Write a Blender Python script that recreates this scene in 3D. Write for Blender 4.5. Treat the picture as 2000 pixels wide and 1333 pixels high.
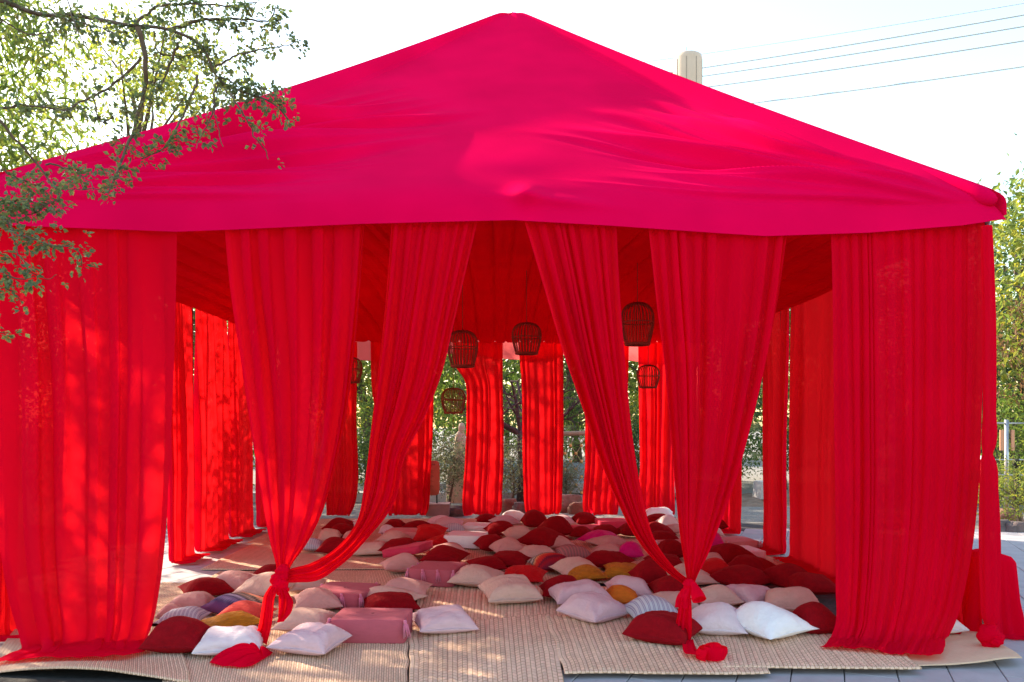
import bpy, math, random
import numpy as np
from mathutils import Vector, noise as mnoise

for o in list(bpy.data.objects):
    bpy.data.objects.remove(o)
SC = bpy.context.scene
COL = SC.collection
R = math.radians

# ------------------------------------------------------------------ camera
CAM_Z, FPX, HOR, YAW = 1.576, 1500.0, 830.0, R(1.15)
cam_d = bpy.data.cameras.new('camera')
cam = bpy.data.objects.new('camera', cam_d)
COL.objects.link(cam)
cam.location = (0, 0, CAM_Z)
cam.rotation_euler = (R(90), 0, -YAW)
cam_d.sensor_width = 36
cam_d.lens = 36 * FPX / 2000
cam_d.shift_y = (HOR - 666.5) / 2000
cam_d.clip_end = 1000
SC.camera = cam

# ------------------------------------------------------------------ sky and sun
SUN_EL, SUN_AZ = R(31.5), R(-50)          # azimuth from +Y, negative = to the left
w = bpy.data.worlds.new('World')
SC.world = w
w.use_nodes = True
wn = w.node_tree
wn.nodes.clear()
sky = wn.nodes.new('ShaderNodeTexSky')
sky.sky_type = 'NISHITA'
sky.sun_disc = False
sky.sun_elevation = SUN_EL
sky.sun_rotation = SUN_AZ
sky.air_density = 1.6
sky.dust_density = 0.9
sky.ozone_density = 1.2
bg = wn.nodes.new('ShaderNodeBackground')
bg.inputs['Strength'].default_value = 0.15
wo = wn.nodes.new('ShaderNodeOutputWorld')
wn.links.new(sky.outputs[0], bg.inputs[0])
wn.links.new(bg.outputs[0], wo.inputs[0])
sd = bpy.data.lights.new('sun', 'SUN')
sd.energy = 4.6
sd.angle = R(0.55)
sd.color = (1.0, 0.86, 0.66)
so = bpy.data.objects.new('sun', sd)
COL.objects.link(so)
SVEC = Vector((math.sin(SUN_AZ) * math.cos(SUN_EL), math.cos(SUN_AZ) * math.cos(SUN_EL), math.sin(SUN_EL)))
so.location = SVEC * 60
so.rotation_euler = (-SVEC).to_track_quat('-Z', 'Y').to_euler()
SC.view_settings.view_transform = 'Standard'
SC.view_settings.look = 'None'
SC.view_settings.gamma = 1.0
SC.view_settings.use_curve_mapping = False
SC.view_settings.exposure = 1.6
SC.cycles.max_bounces = 12
SC.cycles.diffuse_bounces = 6
SC.cycles.transmission_bounces = 8
SC.cycles.transparent_max_bounces = 16
SC.cycles.use_denoising = True
SC.cycles.sample_clamp_indirect = 6.0

# ------------------------------------------------------------------ measuring helpers
CY, SY = math.cos(YAW), math.sin(YAW)


def ray(u, v):
    a, b = (u - 1000) / FPX, (HOR - v) / FPX
    return np.array([SY + a * CY, CY - a * SY, b])


def W(u, v, Y):                       # point of the photograph on the upright plane y = Y
    d = ray(u, v)
    k = Y / d[1]
    return np.array([d[0] * k, Y, CAM_Z + d[2] * k])


def WX(u, v, X):                      # ... on the upright plane x = X
    d = ray(u, v)
    k = X / d[0]
    return np.array([X, d[1] * k, CAM_Z + d[2] * k])


def G(u, v, z=0.0):                   # ... on the ground
    d = ray(u, v)
    k = (z - CAM_Z) / d[2]
    return np.array([d[0] * k, d[1] * k, z])


# ------------------------------------------------------------------ object helpers
def fast_mesh(name, verts, faces, uv=None, smooth=True):
    me = bpy.data.meshes.new(name)
    verts = np.asarray(verts, dtype=np.float32).reshape(-1, 3)
    faces = np.asarray(faces, dtype=np.int32)
    n, k = faces.shape
    me.vertices.add(len(verts))
    me.vertices.foreach_set('co', verts.ravel())
    me.loops.add(n * k)
    me.loops.foreach_set('vertex_index', faces.ravel())
    me.polygons.add(n)
    me.polygons.foreach_set('loop_start', np.arange(0, n * k, k, dtype=np.int32))
    me.polygons.foreach_set('loop_total', np.full(n, k, dtype=np.int32))
    if uv is not None:
        l = me.uv_layers.new(name='UVMap')
        l.data.foreach_set('uv', np.asarray(uv, dtype=np.float32)[faces.ravel()].ravel())
    me.polygons.foreach_set('use_smooth', np.full(n, smooth, dtype=bool))
    me.update(calc_edges=True)
    me.validate()
    return me


def link(name, me, mat=None, parent=None):
    o = bpy.data.objects.new(name, me)
    COL.objects.link(o)
    if mat is not None and me is not None:
        if len(me.materials) == 0:
            me.materials.append(mat)
    if parent is not None:
        o.parent = parent
    return o


def empty(name, loc=(0, 0, 0), rz=0.0):
    o = bpy.data.objects.new(name, None)
    COL.objects.link(o)
    o.empty_display_size = 0.1
    o.location = Vector([float(c) for c in loc])
    o.rotation_euler = (0, 0, rz)
    return o


def tag(o, label, cat, group=None):
    o['label'] = label
    o['category'] = cat
    if group:
        o['group'] = group
    return o


def kind(o, k):
    o['kind'] = k
    return o


def keep(o, parent):
    """parent a world-space part under an empty that stands somewhere"""
    o.parent = parent
    o.matrix_parent_inverse = parent.matrix_basis.inverted()
    return o


def copy_tree(o, parent=None):
    c = o.copy()
    COL.objects.link(c)
    c.parent = parent
    for ch in list(o.children):
        copy_tree(ch, c)
    return c


class MB:
    """collects boxes and tubes; all faces are quads"""
    def __init__(self):
        self.v, self.f = [], []
        self.n = 0

    def add(self, v, f):
        v = np.asarray(v, dtype=float).reshape(-1, 3)
        self.v.append(v)
        self.f.append(np.asarray(f, dtype=int) + self.n)
        self.n += len(v)
        return self

    def box(self, c, s, rz=0.0, top=1.0, jit=0.0, rng=None):
        hx, hy, hz = s[0] / 2, s[1] / 2, s[2] / 2
        p = np.array([[-hx, -hy, -hz], [hx, -hy, -hz], [hx, hy, -hz], [-hx, hy, -hz],
                      [-hx * top, -hy * top, hz], [hx * top, -hy * top, hz], [hx * top, hy * top, hz], [-hx * top, hy * top, hz]])
        if jit and rng is not None:
            p = p + rng.uniform(-jit, jit, p.shape)
        ca, sa = math.cos(rz), math.sin(rz)
        p = p @ np.array([[ca, sa, 0], [-sa, ca, 0], [0, 0, 1]]) + np.asarray(c)
        return self.add(p, [[0, 3, 2, 1], [4, 5, 6, 7], [0, 1, 5, 4], [1, 2, 6, 5], [2, 3, 7, 6], [3, 0, 4, 7]])

    def tube(self, pts, rad, k=8, close=True):
        pts = np.asarray(pts, dtype=float)
        n = len(pts)
        rad = np.broadcast_to(np.asarray(rad, dtype=float), (n,))
        tan = np.gradient(pts, axis=0)
        tan /= np.linalg.norm(tan, axis=1)[:, None] + 1e-9
        up = np.array([0, 0, 1.0]) if abs(tan[0][2]) < 0.9 else np.array([1.0, 0, 0])
        a = np.arange(k) * 2 * math.pi / k
        V = []
        x = np.cross(up, tan[0])
        for i in range(n):
            x = x - tan[i] * np.dot(x, tan[i])
            x /= np.linalg.norm(x) + 1e-9
            y = np.cross(tan[i], x)
            V.append(pts[i] + rad[i] * (np.cos(a)[:, None] * x + np.sin(a)[:, None] * y))
        V = np.concatenate(V)
        i, j = np.meshgrid(np.arange(n - 1), np.arange(k), indexing='ij')
        j2 = (j + 1) % k
        F = np.stack([i * k + j, i * k + j2, (i + 1) * k + j2, (i + 1) * k + j], -1).reshape(-1, 4)
        self.add(V, F)
        if close:
            for base, flip in ((0, True), ((n - 1) * k, False)):
                for q in range(1, k - 1, 2):
                    f = [base, base + q, base + q + 1, base + (q + 2) % k] if q + 2 <= k - 1 else [base, base + q, base + q + 1, base + q + 1]
                    if f[2] == f[3]:
                        continue
                    self.f.append(np.array([f[::-1] if flip else f]) + self.n - len(V))
        return self

    def ring(self, c, r, t, n=28, k=6, axis='z'):
        a = np.linspace(0, 2 * math.pi, n + 1)
        z = np.zeros_like(a)
        if axis == 'z':
            p = np.stack([r * np.cos(a), r * np.sin(a), z], -1)
        else:
            p = np.stack([r * np.cos(a), z, r * np.sin(a)], -1)
        return self.tube(p + np.asarray(c), t, k, close=False)

    def mesh(self, name, smooth=False):
        return fast_mesh(name, np.concatenate(self.v), np.concatenate(self.f), smooth=smooth)

    def build(self, name, mat, parent=None, smooth=False):
        return link(name, self.mesh(name, smooth), mat, parent)


def grid_faces(nt, nu, wrap=False):
    i, j = np.meshgrid(np.arange(nt - 1), np.arange(nu if wrap else nu - 1), indexing='ij')
    j2 = (j + 1) % nu
    return np.stack([i * nu + j, (i + 1) * nu + j, (i + 1) * nu + j2, i * nu + j2], -1).reshape(-1, 4)


def grid_obj(name, P, mat, parent=None, wrap=False, flip=False):
    nt, nu = P.shape[:2]
    t, u = np.meshgrid(np.linspace(0, 1, nt), np.linspace(0, 1, nu), indexing='ij')
    f = grid_faces(nt, nu, wrap)
    if flip:
        f = f[:, ::-1]
    return link(name, fast_mesh(name, P.reshape(-1, 3), f, np.stack([u.ravel(), t.ravel()], -1)), mat, parent)


def sm(e0, e1, x):
    x = np.clip((np.asarray(x, dtype=float) - e0) / (e1 - e0), 0, 1)
    return x * x * (3 - 2 * x)


def curve(pts, t):
    """smooth curve through points, parametrised by chord length, sampled at t in 0..1"""
    P = np.asarray(pts, dtype=float)
    d = np.concatenate([[0], np.cumsum(np.linalg.norm(np.diff(P, axis=0), axis=1))])
    d /= d[-1]
    m = np.gradient(P, d, axis=0) if len(P) > 2 else np.repeat((P[1:] - P[:1]), 2, 0)
    t = np.atleast_1d(t)
    k = np.clip(np.searchsorted(d, t, side='right') - 1, 0, len(P) - 2)
    h = (d[k + 1] - d[k])[:, None]
    s = ((t - d[k])[:, None]) / h
    return ((2 * s**3 - 3 * s**2 + 1) * P[k] + (s**3 - 2 * s**2 + s) * h * m[k]
            + (-2 * s**3 + 3 * s**2) * P[k + 1] + (s**3 - s**2) * h * m[k + 1])


def noise1(x, seed, octv=2):
    x = np.asarray(x, dtype=float)
    out = np.zeros_like(x)
    for o in range(octv):
        rng = np.random.default_rng(abs(int(seed)) + 97 * o)
        tab = rng.uniform(-1, 1, 512)
        y = x * 2**o + 100
        i = np.floor(y).astype(int)
        f = y - i
        f = f * f * (3 - 2 * f)
        out += (tab[i % 512] * (1 - f) + tab[(i + 1) % 512] * f) / 1.6**o
    return out


def noise2(x, y, seed, octv=3):
    x, y = np.broadcast_arrays(np.asarray(x, float), np.asarray(y, float))
    out = np.zeros(x.shape)
    for o in range(octv):
        rng = np.random.default_rng(seed + 31 * o)
        tab = rng.uniform(-1, 1, (64, 64))
        X, Y = x * 2**o + 50.3, y * 2**o + 50.7
        i, j = np.floor(X).astype(int), np.floor(Y).astype(int)
        f, g = X - i, Y - j
        f = f * f * (3 - 2 * f)
        g = g * g * (3 - 2 * g)
        a = tab[i % 64, j % 64] * (1 - f) + tab[(i + 1) % 64, j % 64] * f
        b = tab[i % 64, (j + 1) % 64] * (1 - f) + tab[(i + 1) % 64, (j + 1) % 64] * f
        out += (a * (1 - g) + b * g) / 1.9**o
    return out


class Folds:
    """irregular pleats across u in 0..1"""
    def __init__(self, n, seed, var=0.78):
        rng = np.random.default_rng(seed)
        wd = rng.uniform(1 - var, 1 + var, n)
        e = np.concatenate([[0], np.cumsum(wd)])
        self.e = e / e[-1]
        self.n = n
        self.a = rng.uniform(0.45, 1.15, n + 2)
        self.sh = rng.uniform(0.6, 1.6, n + 2)

    def __call__(self, u):
        u = np.clip(u, 0, 1)
        ph = np.interp(u, self.e, np.arange(self.n + 1))
        k = ph.astype(int)
        f = ph - k
        am = self.a[k] * (1 - f) + self.a[k + 1] * f
        s = np.sin(2 * math.pi * ph)
        c = 1.0 - 2.0 * np.abs(np.sin(math.pi * (ph + 0.25))) ** 0.8
        return am * (0.4 * s + 0.7 * c)


def drape_points(L, Rr, nt, nu, amp, n_top, n_low, seed, twist=0.02, n_hint=None):
    t = np.linspace(0, 1, nt)
    u = np.linspace(0, 1, nu)
    PL, PR = curve(L, t), curve(Rr, t)
    mid = (PL + PR) / 2
    tan = np.gradient(mid, axis=0)
    tan /= np.linalg.norm(tan, axis=1)[:, None] + 1e-9
    acr = PR - PL
    nrm = np.cross(acr, tan)
    nrm /= np.linalg.norm(nrm, axis=1)[:, None] + 1e-9
    if n_hint is not None:
        s = np.sign(nrm @ np.asarray(n_hint))
        s[s == 0] = 1
        # keep the sign continuous
        nrm = nrm * (1 if s[: max(2, nt // 3)].mean() >= 0 else -1)
    A = np.interp(t, np.linspace(0, 1, len(amp)), amp)
    fh, fl = Folds(n_top, seed), Folds(n_low, seed + 5)
    T, U = np.meshgrid(t, u, indexing='ij')
    drift = twist * noise2(U * 2, T * 1.1, seed + 3, 1)
    UU = np.clip(U + drift * np.sin(math.pi * U), 0, 1)
    ph = np.interp(UU, fh.e, np.arange(fh.n + 1))
    rg = np.random.default_rng(seed + 71)
    am = rg.uniform(0.12, 1.4, fh.n + 2)
    en = rg.uniform(-0.75, 0.35, fh.n + 2)          # some pleats die out downwards, some deepen
    k = ph.astype(int)
    fk = ph - k
    fk = fk * fk * (3 - 2 * fk)
    amk = am[k] * (1 - fk) + am[k + 1] * fk
    enk = en[k] * (1 - fk) + en[k + 1] * fk
    amk = amk * (1 + enk * sm(0.05, 0.8, T))
    f = amk * np.cos(2 * math.pi * ph) + 0.7 * np.sin(2 * math.pi * np.interp(UU, fl.e, np.arange(fl.n + 1)) + seed) * sm(0.0, 0.5, T) + 0.35 * noise2(U * 4, T * 1.2, seed + 9, 1)
    # the pleats lean over sideways, so the cloth doubles up along their edges
    wl = np.linalg.norm(acr, axis=1) / n_top
    side = (np.minimum(0.5 * A, 0.10 * wl)[:, None]) * amk * np.sin(4 * math.pi * ph + 0.5)
    side = side * np.clip(np.minimum(U, 1 - U) * 14, 0, 1)
    an = acr / (np.linalg.norm(acr, axis=1)[:, None] + 1e-9)
    P = PL[:, None] * (1 - U[..., None]) + PR[:, None] * U[..., None]
    P = P + nrm[:, None] * (A[:, None] * f)[..., None] + an[:, None] * side[..., None]
    return P


# ------------------------------------------------------------------ materials
MATS = {}


def newmat(name):
    m = bpy.data.materials.new(name)
    m.use_nodes = True
    nt = m.node_tree
    nt.nodes.clear()
    out = nt.nodes.new('ShaderNodeOutputMaterial')
    MATS[name] = m
    return m, nt, out


def N(nt, typ, **kw):
    n = nt.nodes.new('ShaderNode' + typ)
    for k, v in kw.items():
        if k.startswith('i_'):
            n.inputs[k[2:].replace('_', ' ')].default_value = v
        else:
            setattr(n, k, v)
    return n


def rgb(c):
    return (c[0], c[1], c[2], 1.0)


def ramp(nt, fac, stops):
    r = N(nt, 'ValToRGB')
    e = r.color_ramp.elements
    while len(e) > 1:
        e.remove(e[-1])
    e[0].position, e[0].color = stops[0][0], rgb(stops[0][1])
    for p, c in stops[1:]:
        x = e.new(p)
        x.color = rgb(c)
    nt.links.new(fac, r.inputs[0])
    return r.outputs[0]


def objnoise(nt, scale, detail=3, rough=0.55, coord='Object', vec_scale=None):
    tc = N(nt, 'TexCoord')
    src = tc.outputs[coord]
    if vec_scale:
        mp = N(nt, 'Mapping')
        mp.inputs['Scale'].default_value = vec_scale
        nt.links.new(src, mp.inputs[0])
        src = mp.outputs[0]
    n = N(nt, 'TexNoise')
    n.inputs['Scale'].default_value = scale
    n.inputs['Detail'].default_value = detail
    n.inputs['Roughness'].default_value = rough
    nt.links.new(src, n.inputs['Vector'])
    return n.outputs['Fac']


def bump(nt, h, strength, dist):
    b = N(nt, 'Bump')
    b.inputs['Strength'].default_value = strength
    b.inputs['Distance'].default_value = dist
    nt.links.new(h, b.inputs['Height'])
    return b.outputs[0]


def sheer(name, refl, trans, tfac=0.4, gloss=0.05, see=0.0):
    m, nt, out = newmat(name)
    n1 = objnoise(nt, 1.3, 2)
    c1 = ramp(nt, n1, [(0.3, [c * 0.9 for c in refl]), (0.7, [min(1, c * 1.08) for c in refl])])
    d = N(nt, 'BsdfDiffuse')
    nt.links.new(c1, d.inputs[0])
    tr = N(nt, 'BsdfTranslucent')
    tr.inputs[0].default_value = rgb(trans)
    mx = N(nt, 'MixShader')
    mx.inputs[0].default_value = tfac
    nt.links.new(d.outputs[0], mx.inputs[1])
    nt.links.new(tr.outputs[0], mx.inputs[2])
    gl = N(nt, 'BsdfGlossy')
    gl.inputs['Color'].default_value = (1, 0.75, 0.85, 1)
    gl.inputs['Roughness'].default_value = 0.55
    fr = N(nt, 'LayerWeight')
    fr.inputs[0].default_value = 0.12
    mu = N(nt, 'Math', operation='MULTIPLY')
    mu.inputs[1].default_value = gloss * 2.5
    nt.links.new(fr.outputs['Facing'], mu.inputs[0])
    mx2 = N(nt, 'MixShader')
    nt.links.new(mu.outputs[0], mx2.inputs[0])
    nt.links.new(mx.outputs[0], mx2.inputs[1])
    nt.links.new(gl.outputs[0], mx2.inputs[2])
    last = mx2.outputs[0]
    if see:                                   # thin cloth lets a little of what is behind through
        tp = N(nt, 'BsdfTransparent')
        tp.inputs[0].default_value = (1, 0.10, 0.09, 1)
        mx3 = N(nt, 'MixShader')
        mx3.inputs[0].default_value = see
        nt.links.new(last, mx3.inputs[1])
        nt.links.new(tp.outputs[0], mx3.inputs[2])
        last = mx3.outputs[0]
    nt.links.new(last, out.inputs[0])
    return m


def cloth(name, col, var=0.10, rough=0.9, sheen=0.05, tint=None, wr=0.35, weave=700):
    m, nt, out = newmat(name)
    p = N(nt, 'BsdfPrincipled')
    p.inputs['Roughness'].default_value = rough
    p.inputs['Specular IOR Level'].default_value = 0.15
    p.inputs['Sheen Weight'].default_value = sheen
    p.inputs['Sheen Tint'].default_value = rgb(tint or (1, 1, 1))
    n1 = objnoise(nt, 6, 4)
    c = ramp(nt, n1, [(0.25, [x * (1 - var) for x in col]), (0.75, [min(1, x * (1 + var)) for x in col])])
    nt.links.new(c, p.inputs['Base Color'])
    n2 = objnoise(nt, 9, 3, vec_scale=(1, 2.2, 1))
    n3 = objnoise(nt, weave, 1)
    ad = N(nt, 'Math', operation='MULTIPLY_ADD')
    ad.inputs[1].default_value = 0.03
    nt.links.new(n3, ad.inputs[0])
    nt.links.new(n2, ad.inputs[2])
    nt.links.new(bump(nt, ad.outputs[0], wr, 0.03), p.inputs['Normal'])
    nt.links.new(p.outputs[0], out.inputs[0])
    return m


def patterned(name, kind_, cols):
    m, nt, out = newmat(name)
    p = N(nt, 'BsdfPrincipled')
    p.inputs['Roughness'].default_value = 0.9
    p.inputs['Specular IOR Level'].default_value = 0.1
    tc = N(nt, 'TexCoord')
    sp = N(nt, 'SeparateXYZ')
    nt.links.new(tc.outputs['UV'], sp.inputs[0])
    if kind_ == 'zigzag':
        pp = N(nt, 'Math', operation='PINGPONG')
        sc = N(nt, 'Math', operation='MULTIPLY')
        sc.inputs[1].default_value = 18
        nt.links.new(sp.outputs[0], sc.inputs[0])
        nt.links.new(sc.outputs[0], pp.inputs[0])
        pp.inputs[1].default_value = 0.5
        ma = N(nt, 'Math', operation='MULTIPLY_ADD')
        ma.inputs[1].default_value = 0.11
        nt.links.new(pp.outputs[0], ma.inputs[0])
        nt.links.new(sp.outputs[1], ma.inputs[2])
        fr = ma.outputs[0]
    else:
        sc = N(nt, 'Math', operation='MULTIPLY')
        sc.inputs[1].default_value = 11
        nt.links.new(sp.outputs[0], sc.inputs[0])
        f2 = N(nt, 'Math', operation='FRACT')
        nt.links.new(sc.outputs[0], f2.inputs[0])
        fr = f2.outputs[0]
    c = ramp(nt, fr, cols)
    nt.links.new(c, p.inputs['Base Color'])
    nt.links.new(bump(nt, objnoise(nt, 300, 2), 0.3, 0.004), p.inputs['Normal'])
    nt.links.new(p.outputs[0], out.inputs[0])
    return m


def plain(name, stops, scale=8, rough=0.85, bstr=0.3, bdist=0.02, metal=0.0, detail=5, vec_scale=None, spec=0.3):
    m, nt, out = newmat(name)
    p = N(nt, 'BsdfPrincipled')
    p.inputs['Roughness'].default_value = rough
    p.inputs['Metallic'].default_value = metal
    p.inputs['Specular IOR Level'].default_value = spec
    n1 = objnoise(nt, scale, detail, 0.6, vec_scale=vec_scale)
    nt.links.new(ramp(nt, n1, stops), p.inputs['Base Color'])
    if bstr:
        nt.links.new(bump(nt, n1, bstr, bdist), p.inputs['Normal'])
    nt.links.new(p.outputs[0], out.inputs[0])
    return m


def leafmat(name, stops, trans, tfac=0.45):
    m, nt, out = newmat(name)
    g = N(nt, 'NewGeometry')
    c = ramp(nt, g.outputs['Random Per Island'], stops)
    d = N(nt, 'BsdfPrincipled')
    d.inputs['Roughness'].default_value = 0.55
    d.inputs['Specular IOR Level'].default_value = 0.25
    nt.links.new(c, d.inputs['Base Color'])
    tr = N(nt, 'BsdfTranslucent')
    mc = N(nt, 'Mix', data_type='RGBA', blend_type='MULTIPLY')
    mc.inputs[0].default_value = 1.0
    nt.links.new(c, mc.inputs[6])
    mc.inputs[7].default_value = rgb(trans)
    nt.links.new(mc.outputs[2], tr.inputs[0])
    mx = N(nt, 'MixShader')
    mx.inputs[0].default_value = tfac
    nt.links.new(d.outputs[0], mx.inputs[1])
    nt.links.new(tr.outputs[0], mx.inputs[2])
    nt.links.new(mx.outputs[0], out.inputs[0])
    return m


ROOF = sheer('roof_fabric', (0.78, 0.0008, 0.070), (0.85, 0.0, 0.03), 0.16, 0.006)
CURT = sheer('curtain_fabric', (0.76, 0.0007, 0.030), (0.92, 0.009, 0.012), 0.46, 0.004, 0.03)
CEIL = sheer('ceiling_fabric', (0.70, 0.0008, 0.014), (0.85, 0.0, 0.01), 0.28, 0.002)
VOILE = sheer('voile_fabric', (0.75, 0.03, 0.07), (0.95, 0.16, 0.16), 0.62, 0.004)

PM = {
    'red velvet': cloth('red_velvet', (0.23, 0.0006, 0.005), 0.18, 0.95, 0.10, (0.9, 0.05, 0.05), 0.3),
    'bright red': cloth('red_satin', (0.50, 0.003, 0.006), 0.12, 0.7, 0.08, (1, 0.2, 0.2), 0.5),
    'dusty pink': cloth('dusty_pink_linen', (0.56, 0.29, 0.26), 0.08),
    'beige pink': cloth('beige_pink_linen', (0.60, 0.39, 0.32), 0.08),
    'lavender pink': cloth('lavender_pink_linen', (0.60, 0.39, 0.42), 0.06),
    'pale lilac': cloth('pale_lilac_linen', (0.68, 0.55, 0.57), 0.06),
    'white': cloth('white_cotton', (0.80, 0.77, 0.77), 0.05),
    'ochre velvet': cloth('ochre_velvet', (0.46, 0.17, 0.012), 0.3, 0.7, 0.12, (1, 0.6, 0.2), 0.7),
    'orange': cloth('orange_cotton', (0.60, 0.16, 0.015), 0.15, 0.8, 0.08, (1, 0.6, 0.2), 0.4),
    'coral red': cloth('coral_red_cotton', (0.66, 0.06, 0.045), 0.1),
    'magenta': cloth('magenta_satin', (0.60, 0.004, 0.16), 0.12, 0.5, 0.1, (1, 0.3, 0.6), 0.4),
    'rose': cloth('rose_felt', (0.42, 0.085, 0.115), 0.06, 0.9, 0.04, None, 0.12),
    'rose velvet': cloth('rose_velvet', (0.54, 0.03, 0.08), 0.1, 0.8, 0.15, (1, 0.4, 0.5), 0.12),
    'pale rose': cloth('pale_rose_felt', (0.60, 0.22, 0.22), 0.05, 0.9, 0.04, None, 0.1),
}
PM['purple zigzag'] = patterned('purple_zigzag', 'zigzag', [(0, (0.15, 0.03, 0.08)), (0.1, (0.12, 0.03, 0.12)), (0.2, (0.05, 0.03, 0.10)),
    (0.3, (0.22, 0.16, 0.30)), (0.4, (0.06, 0.04, 0.10)), (0.48, (0.30, 0.22, 0.34)), (0.56, (0.05, 0.04, 0.05)), (0.64, (0.36, 0.24, 0.20)),
    (0.72, (0.07, 0.05, 0.05)), (0.80, (0.62, 0.30, 0.18)), (0.88, (0.60, 0.08, 0.05)), (1.0, (0.66, 0.30, 0.15))])
PM['red zigzag'] = patterned('red_zigzag', 'zigzag', [(0, (0.16, 0.02, 0.05)), (0.15, (0.35, 0.01, 0.02)), (0.25, (0.12, 0.01, 0.03)), (0.35, (0.52, 0.02, 0.02)),
    (0.5, (0.55, 0.05, 0.03)), (0.6, (0.64, 0.28, 0.14)), (0.68, (0.08, 0.06, 0.06)), (0.76, (0.55, 0.42, 0.34)), (0.84, (0.07, 0.05, 0.05)), (0.92, (0.5, 0.4, 0.34)), (1, (0.1, 0.06, 0.06))])
PM['plum striped'] = patterned('plum_stripes', 'stripe', [(0, (0.42, 0.15, 0.15)), (0.25, (0.40, 0.16, 0.16)), (0.35, (0.12, 0.04, 0.05)), (0.5, (0.45, 0.24, 0.22)), (0.62, (0.10, 0.04, 0.05)), (0.75, (0.42, 0.16, 0.15)), (1, (0.42, 0.15, 0.15))])
PM['grey striped'] = patterned('grey_stripes', 'stripe', [(0, (0.52, 0.52, 0.55)), (0.3, (0.50, 0.50, 0.55)), (0.4, (0.16, 0.10, 0.22)), (0.5, (0.55, 0.55, 0.58)), (0.7, (0.24, 0.20, 0.32)), (0.85, (0.55, 0.54, 0.56)), (1, (0.52, 0.52, 0.55))])

METAL = plain('galvanised_metal', [(0.3, (0.35, 0.35, 0.36)), (0.7, (0.5, 0.5, 0.5))], 12, 0.4, 0.05, metal=0.8)
RATTAN = plain('dark_rattan', [(0.3, (0.20, 0.026, 0.018)), (0.7, (0.32, 0.055, 0.038))], 40, 0.6)
BLACK = plain('black_and_mat_shade', [(0.3, (0.010, 0.010, 0.010)), (0.7, (0.03, 0.028, 0.024))], 20, 0.7)  # plain black parts, and the painted shade under the curled mat
BARK = plain('bark', [(0.3, (0.06, 0.042, 0.032)), (0.7, (0.16, 0.115, 0.085))], 14, 0.9, 0.8, 0.03, vec_scale=(1, 1, 0.25))
BARK2 = plain('purple_bark', [(0.3, (0.055, 0.036, 0.040)), (0.7, (0.14, 0.095, 0.10))], 14, 0.9, 0.6, 0.02)
ROCK = plain('volcanic_rock', [(0.25, (0.06, 0.048, 0.048)), (0.55, (0.15, 0.115, 0.11)), (0.8, (0.25, 0.19, 0.175))], 5, 0.95, 0.9, 0.05)
ROCKR = plain('reddish_rock', [(0.25, (0.13, 0.065, 0.05)), (0.55, (0.25, 0.13, 0.10)), (0.8, (0.34, 0.21, 0.17))], 5, 0.95, 0.9, 0.05)
GRAVEL = plain('gravel', [(0.25, (0.13, 0.115, 0.105)), (0.5, (0.24, 0.22, 0.20)), (0.75, (0.36, 0.33, 0.30))], 22, 0.95, 0.9, 0.02, detail=9)
SLAB = plain('slate_slab', [(0.25, (0.32, 0.295, 0.305)), (0.75, (0.43, 0.395, 0.405))], 5, 0.75, 0.12, 0.01, detail=7)
JOINT = plain('paving_joint', [(0.3, (0.05, 0.048, 0.048)), (0.7, (0.10, 0.09, 0.09))], 30, 0.95, 0.3)
SAND = plain('sandstone', [(0.25, (0.52, 0.36, 0.26)), (0.75, (0.66, 0.50, 0.39))], 3, 0.9, 0.4, 0.03)
CREAM = plain('cream_panel', [(0.3, (0.58, 0.45, 0.35)), (0.7, (0.64, 0.51, 0.41))], 0.5, 0.7, 0.0)
DARKLINE = plain('panel_joint', [(0.3, (0.20, 0.17, 0.15)), (0.7, (0.25, 0.21, 0.18))], 2, 0.9, 0.0)
WIRE = plain('wire_grey', [(0.3, (0.34, 0.42, 0.48)), (0.7, (0.38, 0.46, 0.52))], 2, 0.6, 0.0)
SIGN = plain('terracotta_sign', [(0.3, (0.46, 0.13, 0.085)), (0.7, (0.50, 0.15, 0.10))], 3, 0.7, 0.0)
ORSIGN = plain('orange_sign', [(0.3, (0.60, 0.28, 0.16)), (0.7, (0.64, 0.31, 0.19))], 3, 0.6, 0.0)
INK = plain('dark_ink', [(0.3, (0.05, 0.02, 0.02)), (0.7, (0.07, 0.03, 0.03))], 3, 0.7, 0.0)
WOOD = plain('weathered_beam', [(0.3, (0.30, 0.20, 0.13)), (0.7, (0.46, 0.34, 0.24))], 10, 0.9, 0.3, vec_scale=(0.2, 1, 1))
BOXM = plain('mauve_plinth', [(0.3, (0.27, 0.15, 0.15)), (0.7, (0.33, 0.19, 0.19))], 6, 0.8, 0.1)
PALEBLUE = plain('pale_blue_paint', [(0.3, (0.36, 0.48, 0.56)), (0.7, (0.44, 0.56, 0.63))], 4, 0.6, 0.05)
CONC = plain('pale_concrete', [(0.3, (0.40, 0.39, 0.38)), (0.7, (0.52, 0.51, 0.50))], 4, 0.9, 0.2)
MORTAR = plain('pale_mortar', [(0.3, (0.36, 0.33, 0.31)), (0.7, (0.48, 0.45, 0.42))], 12, 0.95, 0.4)
ROPE = plain('jute_rope', [(0.3, (0.36, 0.28, 0.16)), (0.7, (0.48, 0.40, 0.26))], 60, 0.9, 0.3)
BULB = plain('amber_bulb_glass', [(0.3, (0.70, 0.34, 0.10)), (0.7, (0.80, 0.45, 0.16))], 6, 0.25, 0.0)
WHITEP = plain('white_plastic', [(0.3, (0.72, 0.72, 0.70)), (0.7, (0.78, 0.78, 0.76))], 6, 0.4, 0.0)
TASSEL = cloth('tassel_yarn', (0.55, 0.14, 0.24), 0.1, 0.9, 0.3, None, 0.1)
TASSELP = cloth('pale_tassel_yarn', (0.66, 0.35, 0.42), 0.1, 0.9, 0.3, None, 0.1)

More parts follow.
